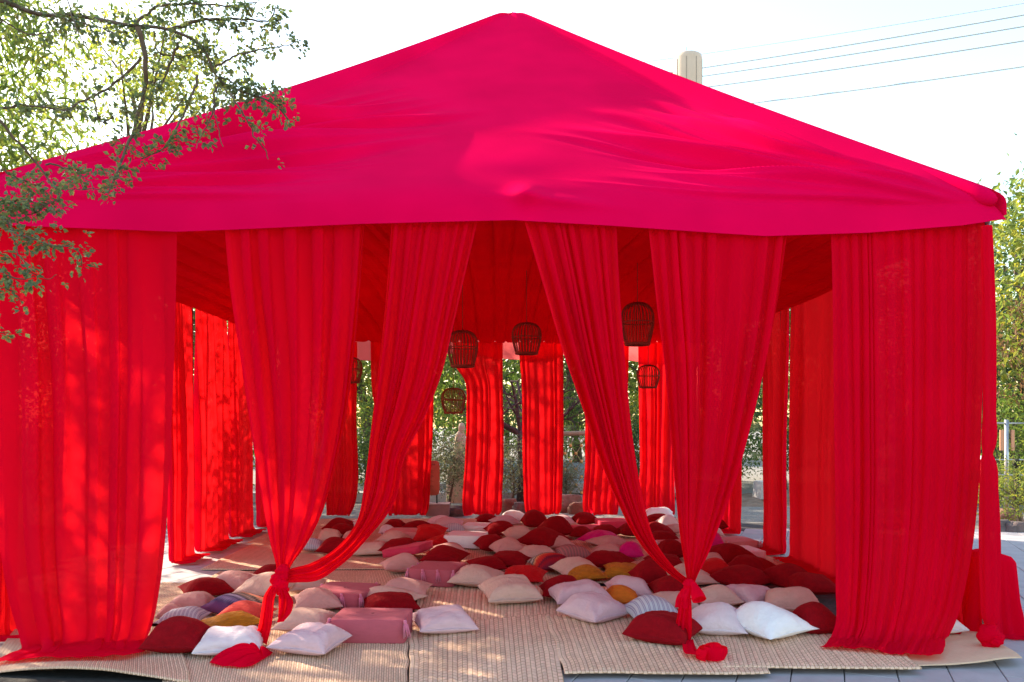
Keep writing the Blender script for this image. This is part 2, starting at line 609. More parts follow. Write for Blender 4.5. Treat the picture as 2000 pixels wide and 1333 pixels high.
LEAF_Y = leafmat('yellow_green_leaves', [(0, (0.13, 0.19, 0.06)), (0.55, (0.22, 0.27, 0.08)), (0.8, (0.34, 0.32, 0.06)), (1, (0.19, 0.25, 0.08))], (1.5, 1.4, 0.7), 0.55)
LEAF_G = leafmat('mid_green_leaves', [(0, (0.08, 0.14, 0.04)), (0.6, (0.15, 0.22, 0.06)), (1, (0.25, 0.29, 0.08))], (1.5, 1.5, 0.8), 0.5)
LEAF_D = leafmat('dark_green_leaves', [(0, (0.045, 0.085, 0.04)), (0.7, (0.085, 0.14, 0.06)), (1, (0.15, 0.19, 0.07))], (1.4, 1.5, 0.9), 0.45)
LEAF_F = leafmat('branch_leaves', [(0, (0.085, 0.135, 0.085)), (0.5, (0.12, 0.17, 0.095)), (0.8, (0.17, 0.20, 0.085)), (0.93, (0.20, 0.22, 0.09)), (1, (0.22, 0.20, 0.10))], (1.4, 1.4, 0.7), 0.35)
LEAF_S = leafmat('silver_green_leaves', [(0, (0.13, 0.15, 0.11)), (0.6, (0.22, 0.24, 0.17)), (1, (0.32, 0.32, 0.2))], (1.2, 1.2, 0.9), 0.4)
LEAF_P = leafmat('palm_blades', [(0, (0.12, 0.15, 0.06)), (0.6, (0.22, 0.24, 0.09)), (1, (0.32, 0.30, 0.12))], (1.3, 1.3, 0.7), 0.4)
LEAF_B = leafmat('brown_dry_leaves', [(0, (0.12, 0.10, 0.05)), (0.5, (0.24, 0.14, 0.08)), (1, (0.30, 0.17, 0.10))], (1.3, 1.2, 0.8), 0.4)


def straw(name, c0, c1, sx, sy, bs, cell=None):
    m, nt, out = newmat(name)
    p = N(nt, 'BsdfPrincipled')
    p.inputs['Roughness'].default_value = 0.85
    p.inputs['Specular IOR Level'].default_value = 0.2
    big = objnoise(nt, 1.6, 4)
    fib = objnoise(nt, 1.0, 5, 0.7, coord='UV', vec_scale=(sx, sy, 1))
    mxn = N(nt, 'Math', operation='MULTIPLY_ADD')
    mxn.inputs[1].default_value = 0.6
    nt.links.new(fib, mxn.inputs[0])
    m2 = N(nt, 'Math', operation='MULTIPLY')
    m2.inputs[1].default_value = 0.45
    nt.links.new(big, m2.inputs[0])
    nt.links.new(m2.outputs[0], mxn.inputs[2])
    col = ramp(nt, mxn.outputs[0], [(0.32, c0), (0.55, [(a + 2 * b) / 3 for a, b in zip(c0, c1)]), (0.75, c1)])
    if cell:                                  # each strand of the braid has its own tone
        tc = N(nt, 'TexCoord')
        sp = N(nt, 'SeparateXYZ')
        cb = N(nt, 'CombineXYZ')
        nt.links.new(tc.outputs['UV'], sp.inputs[0])
        nt.links.new(sp.outputs[1], cb.inputs[0])
        nt.links.new(sp.outputs[0], cb.inputs[1])
        br = N(nt, 'TexBrick')
        br.offset = 0.5
        br.inputs['Color1'].default_value = (1.12, 1.10, 1.08, 1)
        br.inputs['Color2'].default_value = (0.93, 0.92, 0.91, 1)
        br.inputs['Mortar'].default_value = (0.50, 0.44, 0.38, 1)
        br.inputs['Scale'].default_value = 1.0
        br.inputs['Mortar Size'].default_value = 0.003
        br.inputs['Mortar Smooth'].default_value = 0.6
        br.inputs['Brick Width'].default_value = cell[0]
        br.inputs['Row Height'].default_value = cell[1]
        nt.links.new(cb.outputs[0], br.inputs['Vector'])
        mc = N(nt, 'Mix', data_type='RGBA', blend_type='MULTIPLY')
        mc.inputs[0].default_value = 1.0
        nt.links.new(col, mc.inputs[6])
        nt.links.new(br.outputs['Color'], mc.inputs[7])
        col = mc.outputs[2]
    nt.links.new(col, p.inputs['Base Color'])
    nt.links.new(bump(nt, fib, bs, 0.006), p.inputs['Normal'])
    nt.links.new(p.outputs[0], out.inputs[0])
    return m


STRAW = straw('woven_palm_straw', (0.56, 0.34, 0.22), (0.82, 0.58, 0.42), 60, 200, 0.5, (0.050, 0.0275))
STRAWF = straw('fine_straw', (0.54, 0.33, 0.21), (0.80, 0.56, 0.40), 120, 60, 0.5, (0.060, 0.014))
STRAWS = straw('smooth_straw', (0.52, 0.34, 0.21), (0.70, 0.49, 0.33), 30, 120, 0.15)
STRAWD = straw('mat_hem_straw', (0.26, 0.18, 0.12), (0.44, 0.33, 0.24), 200, 200, 0.4)

# ================================================================== THE SETTING
XL, XR, YF, YB = -3.65, 3.47, 5.36, 13.15       # tent plan
ZE = 3.0                                         # lower edge of the eaves
APEX = np.array([0.186, 9.25, 6.60])

o = MB().add([[-260, -30, -0.05], [260, -30, -0.05], [260, 400, -0.05], [-260, 400, -0.05]], [[0, 1, 2, 3]]).build('ground', GRAVEL)
kind(o, 'structure')

paving = MB().add([[-7.5, 1.5, -0.022], [7.2, 1.5, -0.022], [7.2, 12.4, -0.022], [-7.5, 12.4, -0.022]], [[0, 1, 2, 3]]).build('paving', JOINT)
kind(paving, 'structure')
# slabs, each its own piece, laid at an angle to the tent
TA = R(-23.4)
ca, sa = math.cos(TA), math.sin(TA)
SLW, SLL, GAP = 0.31, 0.62, 0.006


def slab_mesh(seed):
    rng = np.random.default_rng(seed)
    m = MB()
    b = 0.004
    hx, hy, h = (SLW - GAP) / 2, (SLL - GAP) / 2, 0.02
    z = rng.uniform(-0.0015, 0.0015, 4)
    P = [[-hx, -hy, -h], [hx, -hy, -h], [hx, hy, -h], [-hx, hy, -h],
         [-hx, -hy, -b], [hx, -hy, -b], [hx, hy, -b], [-hx, hy, -b],
         [-hx + b, -hy + b, z[0]], [hx - b, -hy + b, z[1]], [hx - b, hy - b, z[2]], [-hx + b, hy - b, z[3]]]
    m.add(P, [[0, 1, 5, 4], [1, 2, 6, 5], [2, 3, 7, 6], [3, 0, 4, 7], [4, 5, 9, 8], [5, 6, 10, 9], [6, 7, 11, 10], [7, 4, 8, 11], [8, 9, 10, 11]])
    me = m.mesh('slab')
    me.materials.append(SLAB)
    return me


slabs = [slab_mesh(s) for s in range(5)]
rng = np.random.default_rng(4)
ns = 0
for i in range(-40, 60):
    for j in range(-30, 40):
        lx, ly = (i + 0.18) * SLW, (j + 0.5 * (i % 2)) * SLL
        x, y = lx * ca - ly * sa, lx * sa + ly * ca
        x, y = x + 3.4, y + 5.0
        right = (0.1 < x < 2.3 and 4.2 < y < 5.2) or (2.2 < x < 6.6 and 4.2 < y < 6.0 and x < 0.85 * y + 0.6) or (3.2 < x < 0.70 * y + 0.6 and 6.0 <= y < 11.6)
        left = -4.9 < x < -2.9 and 4.6 < y < 12.2 and x > -0.75 * y - 0.2
        if right or left:
            s = bpy.data.objects.new('slab', slabs[(i * 7 + j * 3) % 5])
            COL.objects.link(s)
            s.parent = paving
            s.location = (x, y, 0)
            s.rotation_euler = (0, 0, TA)
            ns += 1
print('slabs', ns)

# gravel path and a sunlit strip are the ground itself; a low earth bank behind
tt = np.linspace(0, 1, 80)
uu = np.linspace(0, 1, 12)
T, U = np.meshgrid(tt, uu, indexing='ij')
P = np.stack([3.9 + 7.5 * T, 15.2 + 2.6 * U + 0.3 * noise1(T * 6, 3), -0.06 + 0.16 * np.sin(math.pi * U) * (0.75 + 0.5 * noise2(T * 20, U * 2, 8))], -1)
kind(grid_obj('earth_bank', P, plain('dry_earth', [(0.3, (0.17, 0.11, 0.075)), (0.7, (0.30, 0.21, 0.15))], 5, 0.95, 0.8, 0.05)), 'structure')

# ================================================================== TENT
tent = empty('tent_frame', (0, YF, 0))
tag(tent, 'metal tent frame of corner posts and eave beams under red fabric', 'tent frame')


def part(name, mb, mat, parent, smooth=False):
    return keep(mb.build(name, mat, None, smooth), parent)


for x, y in ((XL, YF + 0.10), (XR, YF + 0.10), (XL, YB), (XR, YB), (XL, 9.25), (XR, 9.25)):
    x = 3.525 if (x > 0 and y < 6) else x
    part('post', MB().tube([[x, y, 0], [x, y, 3.07]], 0.026, 10), METAL, tent, True)
for a, b in (((XL, YF + .10), (XR, YF + .10)), ((XR, YF + .10), (XR, YB)), ((XR, YB), (XL, YB)), ((XL, YB), (XL, YF + .10))):
    part('eave_beam', MB().tube([[*a, 3.06], [*b, 3.06]], 0.028, 8), METAL, tent, True)
for x, y in ((XL, YF + .10), (XR, YF + .10), (XL, YB), (XR, YB)):
    part('rafter', MB().tube([[x, y, 3.06], [APEX[0], APEX[1], APEX[2] - 0.30]], 0.024, 8), METAL, tent, True)


def roof_face(c0, c1, n, seed, front=False):
    """c0 -> c1 eave corners, apex at the top, valance below; returns a grid"""
    nt, nu = (400, 520) if front else (90, 90)
    nv = 15 if front else 8
    c0, c1 = np.array(c0, float), np.array(c1, float)
    tv = 0.058 if front else (0.09 if n[1] > 1 else 0.035)
    t = np.concatenate([np.linspace(0.0, 1, nt - nv), 1 + np.linspace(0, tv, nv + 1)[1:]])
    s = np.linspace(0, 1, nu)
    T, S = np.meshgrid(t, s, indexing='ij')
    Tc = np.minimum(T, 1)
    eave = c0 + (c1 - c0) * S[..., None]
    P = APEX * (1 - Tc[..., None]) + eave * Tc[..., None]
    # valance drops
    drop = np.clip(T - 1, 0, 1) * 4.2
    out = np.asarray(n, float).copy()
    out[2] = 0
    out /= np.linalg.norm(out)
    fn = np.asarray(n, float) / np.linalg.norm(n)
    along = (c1 - c0) / np.linalg.norm(c1 - c0)
    wid = np.linalg.norm(c1 - c0)
    slope = np.linalg.norm(APEX - (c0 + c1) / 2)
    h = (1 - Tc) * slope + 0.0
    e = (S - 0.5) * Tc * wid
    disp = np.zeros(T.shape)
    hip = np.clip(np.minimum(S, 1 - S) * 12, 0, 1) ** 0.7
    for side, sd in ((1, seed), (-1, seed + 50)):
        ex = wid / 2 - side * e
        r = np.sqrt(ex**2 + (h + drop) ** 2) + 1e-6
        th = np.arctan2(h + 0.01, ex)
        thm = math.atan2(slope, wid / 2)
        q = th / thm
        rg = np.random.default_rng(sd)
        nr = (13 if side > 0 else 17) if front else 9
        f = np.zeros(T.shape)
        for i in range(nr):
            qi = 0.06 + 0.90 * ((i + rg.uniform(0.1, 0.9)) / nr)
            end = rg.uniform(3.1, 4.3) if qi > 0.38 else rg.uniform(2.0, 3.0)
            hgt = rg.uniform(0.5, 1.25) * (0.5 if qi < 0.2 else 1.0)
            fan = 0.50 if side > 0 else 0.72
            ql = qi * (fan + (1 - fan) * sm(0.1, 3.3, r)) + 0.008 * np.sin(r * 2.1 + i)
            wdt = np.clip(rg.uniform(0.018, 0.042) * r, 0.028, 0.09)
            dst = (q - ql) * thm * r
            prof = np.exp(-np.where(dst < 0, dst / (0.7 * wdt), dst / (1.6 * wdt)) ** 2) - 0.4 * np.exp(-((dst + 1.5 * wdt) / wdt) ** 2)
            f += hgt * prof * wdt * ((2.9 if side > 0 else 2.9) if front else 0.8) * np.clip((r - 0.1) / 1.9, 0, 1) * (1 - sm(end * 0.35, end, r))
        if front:
            for i in range(30):                      # fine tension wrinkles between the big folds
                qi = 0.04 + 0.93 * ((i + rg.uniform(0.0, 1.0)) / 30)
                end = rg.uniform(1.4, 3.6)
                fan = 0.50 if side > 0 else 0.72
                ql = qi * (fan + (1 - fan) * sm(0.1, 3.3, r)) + 0.006 * np.sin(r * 3.1 + i * 2)
                wdt = np.clip(rg.uniform(0.007, 0.014) * r, 0.016, 0.032)
                dst = (q - ql) * thm * r
                f += rg.uniform(0.4, 1.0) * np.exp(-(dst / wdt) ** 2) * wdt * 1.3 * sm(0.2, 0.9, r) * (1 - sm(end * 0.5, end, r))
        f += 0.03 * noise2(q * 5, r * 0.5, sd + 9, 1) * sm(0.3, 1.5, r) * (1 - sm(2.0, 4.0, r))
        f = f - (0.055 * np.clip((r - 0.1) / 1.9, 0, 1) * (1 - sm(1.5, 3.6, r)) if front else 0)
        amp = np.clip((1 - q) * 5, 0.05, 1)
        disp += amp * f
    disp += -0.10 * np.sin(math.pi * np.clip(T, 0, 1)) * hip
    disp += 0.02 * noise2(S * 4, T * 3, seed + 11, 1) * hip
    P[..., 2] -= drop
    P[..., 2] -= 0.06 * np.exp(-(T / 0.025) ** 2)
    P[..., 2] -= 0.05 * np.sin(math.pi * np.clip(T, 0, 1)) * ((S + 1.5 * (1 - S)) if front else (1 - S if n[0] > 1 else (1.5 * S if n[0] < -1 else 0 * S)))
    k_ = (sm(0.74, 0.99, T) * 0.8)[..., None]
    for it in range(800 if front else 8):        # the cloth rounds softly over the eave
        r0 = int(nt * 0.68)
        Q = P[r0:].copy()
        Q[1:-1] = 0.25 * P[r0:-2] + 0.5 * P[r0 + 1:-1] + 0.25 * P[r0 + 2:]
        P[r0:] += (Q - P[r0:]) * k_[r0:]
    kv = sm(0.93, 1.02, T)[..., None]
    nv_ = fn * (1 - kv) + (0.8 * out + 0.2 * fn) * kv
    P = P + nv_ * (disp * np.minimum(1, hip + 0.2) * np.clip(1.0 - (T - 1) * 7, 0.5, 1))[..., None]
    return P, T, S, out


roof = empty('canopy_roof', (APEX[0], APEX[1], 3.1))
tag(roof, 'stretched crimson pink fabric roof rising to one peak with folds at corners', 'canopy')
OV = 0.07
ZC = 3.19
cFL, cFR = (XL - OV, YF - OV, ZC), (XR + OV + 0.02, YF - OV, ZC)
cBL, cBR = (XL - OV, YB + OV, ZC), (XR + OV, YB + OV, ZC)
P, T, S, out = roof_face(cFL, cFR, (0, -3.4, 3.9), 21, True)
# uneven lower hem as the cloth is pulled towards the corners
u_hem = np.array([-60, 20, 340, 700, 1000, 1200, 1500, 1700, 1880, 1950.])
v_hem = np.array([436, 440, 451, 437, 430, 440, 459, 453, 440, 430.])
zh = np.array([W(a, b, YF - OV)[2] for a, b in zip(u_hem, v_hem)])
xh = np.array([W(a, b, YF - OV)[0] for a, b in zip(u_hem, v_hem)])
hem = np.interp(P[-1, :, 0], xh, zh)
k = np.clip((T - 1) / (T.max() - 1), 0, 1)
P[..., 2] += k * (hem[None] - P[-1, :, 2][None])
# the beam joint pokes the cloth outwards a little right of the middle
pk = W(1028, 374, YF - 0.05)
dx, dz = P[..., 0] - pk[0], P[..., 2] - pk[2]
b = 0.10 * np.exp(-((dx / 0.10) ** 2 + (dz / 0.10) ** 2)) + 0.05 * np.exp(-((dx - 0.2) / 0.35) ** 2 - ((dz + 0.02 + 0.1 * dx) / 0.05) ** 2)
b -= 0.05 * np.exp(-((dx - 0.05) / 0.5) ** 2 - ((dz - 0.22) / 0.16) ** 2)
P[..., 1] -= b
# rounded roll of cloth over the right corner
keep(grid_obj('front_slope', P, ROOF, flip=True), roof)
for nm, a, b2, nn, sd in (('right_slope', cFR, cBR, (3.4, 0, 3.6), 40), ('back_slope', cBR, cBL, (0, 3.4, 3.9), 60), ('left_slope', cBL, cFL, (-3.4, 0, 3.6), 80)):
    P, T, S, out = roof_face(a, b2, nn, sd)
    if nm == 'back_slope':
        kk = np.clip((T - 1) / (T.max() - 1), 0, 1)
        P[..., 2] -= kk * (0.10 + 0.07 * noise1(S * 7, 5) + 0.05 * np.sin(S * 19))
    if nm == 'back_slope':
        r0 = int(np.argmax(T[:, 0] > 0.985))
        keep(grid_obj('back_valance', P[r0:], VOILE, flip=True), roof)
        P = P[:r0 + 1]
    keep(grid_obj(nm, P, ROOF, flip=True), roof)
# bunched corner roll
cr = np.array(cFR)
tp = np.linspace(0, 1, 30)
hipdir = (APEX - cr) / np.linalg.norm(APEX - cr)
pts = np.array([cr + hipdir * (0.9 * (1 - q)) + np.array([-0.06, 0.03, -0.05]) for q in tp])
rad = 0.02 + 0.048 * sm(0, 0.75, tp) * np.sqrt(np.clip(1 - ((tp - 0.80) / 0.2).clip(0) ** 2, 0.02, 1))
part('corner_roll', MB().tube(pts, rad, 20), ROOF, roof, True)

# pleated ceiling under the roof, running front to back
nt, nu = 60, 420
Tq, Uq = np.meshgrid(np.linspace(0, 1, nt), np.linspace(0, 1, nu), indexing='ij')
fo = Folds(30, 9, 0.6)
z = 3.0 + 0.11 * fo(Uq) + 0.42 * (np.sin(math.pi * Uq) ** 0.8) * (np.sin(math.pi * Tq) ** 0.8) + 0.02 * noise2(Uq * 9, Tq * 3, 3) + 0.14 * np.exp(-Tq * 14)
P = np.stack([XL + 0.03 + (XR - XL - 0.06) * Uq, YF + 0.10 + (YB - YF - 0.14) * Tq, z], -1)
cl = grid_obj('ceiling_drape', P, CEIL)
tag(cl, 'dark red pleated fabric ceiling stretched inside the tent', 'ceiling drape')

# ------------------------------------------------------------------ front curtains


def px(pts, Y, dy=None):
    return [W(p[0], p[1], Y + (p[2] if len(p) > 2 else 0)) for p in pts]


def drape(name, Lp, Rp, amp, n_top, n_low, seed, nt=150, nu=240, mat=CURT, zmin=None, parent=None, twist=0.02, hint=(0, -1, 0)):
    P = drape_points(Lp, Rp, nt, nu, amp, n_top, n_low, seed, twist, hint)
    if zmin is not None:
        lo = zmin + 0.012 * (1 + noise2(P[..., 0] * 6, P[..., 1] * 6, seed + 4, 2))
        under = P[..., 2] < lo
        P[..., 2] = np.where(under, lo + 0.25 * (lo - P[..., 2]).clip(0, 0.08), P[..., 2])
    return grid_obj(name, P, mat, parent)


YC = YF + 0.03
# A: broad panel at the far left, puddling on the mat
La = px([(-40, 445), (-25, 600), (-8, 780), (-2, 950), (8, 1080), (26, 1180), (44, 1250, -0.03)], YC) + [G(30, 1292, .02), G(-30, 1316, .012)]
Ra = px([(347, 448), (346, 620), (342, 800), (337, 930), (329, 1060), (318, 1150), (302, 1225), (288, 1262, -.02)], YC) + [G(283, 1288, .02), G(240, 1304, .012)]
o = drape('curtain', La, Ra, [0.020, 0.040, 0.05, 0.055, 0.055, 0.05, 0.022], 6, 3, 101, 190, 260, zmin=0.062)
tag(o, 'wide red curtain hanging straight at far left with hem puddled on the mat', 'curtain', 'front curtains')

# F: broad panel at the right
Lf = px([(1622, 445), (1626, 600), (1629, 800), (1632, 1000), (1632, 1150), (1630, 1225), (1622, 1246, -.02)], YC) + [G(1614, 1258, .066), G(1600, 1266, .062)]
Rf = px([(1922, 430), (1921, 600), (1918, 800), (1912, 960), (1902, 1060), (1886, 1150), (1868, 1215), (1852, 1248, -.02)], YC) + [G(1846, 1266, .066), G(1838, 1286, .062)]
o = drape('curtain', Lf, Rf, [0.014, 0.018, 0.020, 0.022, 0.024, 0.026, 0.024, 0.02, 0.012], 13, 4, 131, 210, 280, zmin=0.062)
tag(o, 'wide red curtain hanging straight at the right beside the corner post', 'curtain', 'front curtains')

# B: tied to the left knot
tb = empty('curtain', G(545, 1290))
tag(tb, 'red curtain left of centre gathered into the left knot with tail on floor', 'curtain', 'front curtains')
Lb = px([(440, 440), (453, 560), (474, 700), (495, 850), (511, 960), (529, 1060), (541, 1112), (541, 1136)], YC)
Rb = px([(712, 440), (704, 560), (690, 700), (672, 830), (650, 930), (628, 1005), (598, 1064), (567, 1108), (556, 1136)], YC)
keep(drape('drape', Lb, Rb, [0.030, 0.055, 0.062, 0.055, 0.042, 0.028, 0.018], 7, 4, 151), tb)
# C: swept to the left knot from the right
tc_ = empty('curtain', G(850, 1262))
tag(tc_, 'red curtain left of the centre opening swept down in a curve to the left knot', 'curtain', 'front curtains')
Lc = px([(765, 437), (757, 560), (746, 680), (727, 836), (714, 940), (696, 1022), (652, 1074), (603, 1101), (565, 1112), (552, 1120)], YC - 0.01)
Rc = px([(934, 430), (904, 560), (886, 640), (866, 725), (835, 808), (793, 891), (770, 985), (722, 1048), (664, 1106), (618, 1134), (580, 1137), (556, 1138)], YC - 0.01)
keep(drape('drape', Lc, Rc, [0.026, 0.042, 0.048, 0.046, 0.040, 0.034, 0.026, 0.018], 8, 4, 171, 200), tc_)
# D and E: tied to the right knot
td = empty('curtain', G(1130, 1262))
tag(td, 'red curtain right of the centre opening swept down in a curve to the right knot', 'curtain', 'front curtains')
Ld = px([(1022, 430), (1060, 560), (1098, 690), (1136, 800), (1172, 905), (1206, 985), (1242, 1052), (1280, 1098), (1318, 1130), (1345, 1148)], YC - 0.01)
Rd = px([(1203, 440), (1211, 600), (1221, 730), (1233, 850), (1247, 940), (1260, 1000), (1278, 1055), (1304, 1094), (1334, 1124), (1352, 1134)], YC - 0.01)
keep(drape('drape', Ld, Rd, [0.026, 0.042, 0.048, 0.046, 0.040, 0.034, 0.024, 0.016], 8, 4, 191, 200), td)
te = empty('curtain', G(1345, 1290))
tag(te, 'red curtain right of centre gathered into the right knot with coiled tail', 'curtain', 'front curtains')
Le = px([(1265, 446), (1281, 600), (1294, 700), (1308, 850), (1318, 960), (1328, 1050), (1340, 1120), (1343, 1142)], YC)
Re = px([(1537, 452), (1517, 590), (1492, 720), (1466, 830), (1439, 930), (1409, 1015), (1381, 1085), (1358, 1132), (1354, 1144)], YC)
keep(drape('drape', Le, Re, [0.028, 0.046, 0.054, 0.050, 0.040, 0.028, 0.016], 9, 4, 211), te)


def knot_mesh(name, c, rx, ry, rz, seed, tilt, parent, ridges=5):
    th = np.linspace(0, 2 * math.pi, 64)
    ph = np.linspace(0.02, math.pi - 0.02, 40)
    PH, TH = np.meshgrid(ph, th, indexing='ij')
    r = 1 + 0.10 * np.sin(ridges * PH * 1.6 + 2.0 * np.sin(TH + seed)) + 0.10 * noise2(TH * 1.5, PH * 2, seed)
    env = np.sin(PH) ** 0.7
    X = rx * r * env * np.cos(TH)
    Yy = ry * r * env * np.sin(TH)
    Z = rz * np.cos(PH)
    ct, st = math.cos(tilt), math.sin(tilt)
    P = np.stack([X * ct - Z * st + c[0], Yy + c[1], X * st + Z * ct + c[2]], -1)
    return keep(grid_obj(name, P, CURT), parent)


def heap_mesh(name, c, rx, ry, h, seed, parent, rot=0.0):
    th = np.linspace(0, 2 * math.pi, 120)
    rr = np.linspace(0.01, 1, 50)
    RR, TH = np.meshgrid(rr, th, indexing='ij')
    edge = 1 + 0.16 * noise1(np.cos(th) * 3 + 5, seed)[None] + 0.10 * noise1(np.sin(th) * 6 + 9, seed + 2)[None]
    x = RR * np.cos(TH) * edge
    y = RR * np.sin(TH) * edge
    sw = RR * 3.2 + TH * 0.8
    z = (1 - RR ** 1.6) * (0.65 + 0.3 * np.abs(np.sin(sw * 2.4 + 1.2 * noise2(x * 2, y * 2, seed)))) + 0.16 * np.abs(noise2(x * 5, y * 5, seed + 4))
    z = z * np.clip((1 - RR) * 9, 0.05, 1)
    cr_, sr = math.cos(rot), math.sin(rot)
    P = np.stack([c[0] + rx * (x * cr_) - ry * y * sr, c[1] + rx * x * sr + ry * y * cr_, c[2] + h * z + 0.004], -1)
    return keep(grid_obj(name, P, CURT), parent)


# left knot, its bow and tail
knot_mesh('knot', W(546, 1141, YC - 0.05), 0.055, 0.05, 0.082, 3, R(28), tb)
knot_mesh('knot', W(551, 1120, YC - 0.04), 0.045, 0.045, 0.065, 8, R(-20), tb, 4)
keep(drape('bow_loop', px([(546, 1150), (546, 1180), (544, 1216)], YC - 0.09), px([(560, 1150), (572, 1178), (568, 1196), (553, 1214)], YC - 0.11), [0.012, 0.022, 0.016], 4, 3, 231, 50, 60), tb)
keep(drape('tail', px([(530, 1144), (519, 1162), (514, 1190), (508, 1225), (494, 1256), (478, 1278)], YC - 0.08) + [G(462, 1296, .03)],
           px([(544, 1150), (537, 1172), (535, 1200), (531, 1230), (523, 1262), (514, 1284)], YC - 0.10) + [G(505, 1298, .03)], [0.015, 0.022, 0.022, 0.018], 4, 3, 241, 90, 70, zmin=0.055), tb)
fc = G(512, 1291, 0.04)
th = np.linspace(R(80), R(262), 150)
rq_ = np.linspace(0.0, 1, 46)
RQ, TH = np.meshgrid(rq_, th, indexing='ij')
Lr = 0.33 * (1 - 0.45 * np.abs((TH - R(178)) / R(92)) ** 1.5) * (1 + 0.10 * noise1(TH * 2, 4, 1))
ridge = np.abs(np.sin(TH * 6 + 1.0 * noise1(TH * 1.5, 8, 1) + 1.6 * RQ)) ** 0.8
zf = 0.10 * np.sin(math.pi * np.clip(RQ, 0, 1) ** 0.75) ** 0.8 * (0.35 + 0.65 * ridge) * np.sin(np.clip((TH - R(80)) / R(182), 0, 1) * math.pi) ** 0.5
zf = zf + 0.010 * ridge * RQ + 0.004 * noise2(TH * 3, RQ * 3, 7, 1)
P = np.stack([fc[0] + RQ * Lr * np.cos(TH), fc[1] + RQ * Lr * 0.8 * np.sin(TH) + 0.02, fc[2] + np.maximum(zf, 0.004)], -1)
keep(grid_obj('puddle', P, CURT), tb)
# right knot, rolled loop, tail and coil
knot_mesh('knot', W(1346, 1146, YC - 0.05), 0.040, 0.040, 0.055, 13, R(5), te)
keep(drape('bow_loop', px([(1333, 1150), (1322, 1166), (1318, 1186)], YC - 0.07), px([(1350, 1150), (1349, 1168), (1347, 1190)], YC - 0.12), [0.008, 0.016, 0.012], 3, 2, 251, 40, 50), te)
th = np.linspace(0, 2 * math.pi * 1.6, 90)
ax0, ax1 = W(1354, 1140, YC - 0.08), W(1366, 1172, YC - 0.16)
axd = ax1 - ax0
xx = np.cross(axd, [0, 0, 1.0]); xx /= np.linalg.norm(xx)
yy = np.cross(xx, axd); yy /= np.linalg.norm(yy)
rows = []
for q in np.linspace(0, 1, 24):
    r0 = (0.022 + 0.030 * sm(0, 0.9, q)) * (1 - 0.055 * th / math.pi) * (1 + 0.06 * np.sin(th * 3 + q * 4))
    rows.append((ax0 + axd * q)[None] + r0[:, None] * (np.cos(th)[:, None] * xx + np.sin(th)[:, None] * yy))
keep(grid_obj('rolled_loop', np.array(rows), CURT), te)
keep(drape('tail', px([(1328, 1168), (1324, 1195), (1319, 1230), (1323, 1258), (1330, 1276)], YC - 0.09) + [G(1345, 1293, .03), G(1372, 1302, .025)],
           px([(1350, 1168), (1351, 1195), (1351, 1230), (1350, 1252), (1352, 1266)], YC - 0.10) + [G(1362, 1278, .05), G(1380, 1284, .06)], [0.014, 0.02, 0.02, 0.014], 4, 3, 261, 90, 70, zmin=0.062), te)
cc = G(1391, 1288, 0.05)
th = np.linspace(0, 2 * math.pi * 2.3, 200)
rows = []
for q in np.linspace(0, 1, 22):
    rr = (0.020 + 0.082 * th / th[-1]) * (1 + 0.10 * np.sin(q * math.pi)) + 0.003 * np.sin(th * 3 + q * 3)
    z = 0.056 + 0.100 * q * (1 + 0.10 * noise1(th * 0.8, 4, 1)) - 0.03 * q * (th / th[-1])
    rows.append(np.stack([cc[0] + rr * np.cos(th + 2.2) * 1.05 + 0.012 * q, cc[1] + rr * np.sin(th + 2.2) * 0.9, z], -1))
keep(grid_obj('tail_coil', np.array(rows), CURT), te)

# sash tied round the right corner post
ts = empty('sash', (XR, YF - 0.06, 0))
tag(ts, 'narrow red sash hanging down the right corner post ending in a knot', 'sash')
lft = [(1918, 442), (1919, 520), (1921, 620), (1921, 720), (1922, 800), (1920, 875), (1921, 886), (1918, 900), (1917, 960), (1916, 1060), (1917, 1150), (1922, 1215), (1928, 1228)]
rgt = [(1936, 442), (1940, 520), (1943, 620), (1944, 720), (1944, 800), (1942, 875), (1938, 886), (1943, 900), (1947, 960), (1950, 1060), (1949, 1150), (1944, 1215), (1940, 1228)]
t = np.linspace(0, 1, 130)
a_, b_ = curve(px(lft, YF - 0.08), t), curve(px(rgt, YF - 0.08), t)
ang = np.linspace(-0.15 * math.pi, 1.15 * math.pi, 48)
mid, half = (a_ + b_) / 2, np.linalg.norm(b_ - a_, axis=1) / 2
rows = []
for i in range(len(t)):
    rr = half[i] * (1 + 0.06 * np.sin(ang * 7 + 3 * t[i]) + 0.05 * np.sin(ang * 4 - 9 * t[i]))
    rows.append(mid[i] + np.stack([rr * np.cos(ang), -rr * np.sin(ang), 0 * ang], -1))
keep(grid_obj('sash_cloth', np.array(rows), CURT), ts)
knot_mesh('knot', W(1933, 1243, YF - 0.10), 0.080, 0.07, 0.085, 23, R(15), ts, 3)
knot_mesh('knot_end', W(1947, 1252, YF - 0.16), 0.035, 0.035, 0.045, 29, R(-50), ts, 4)

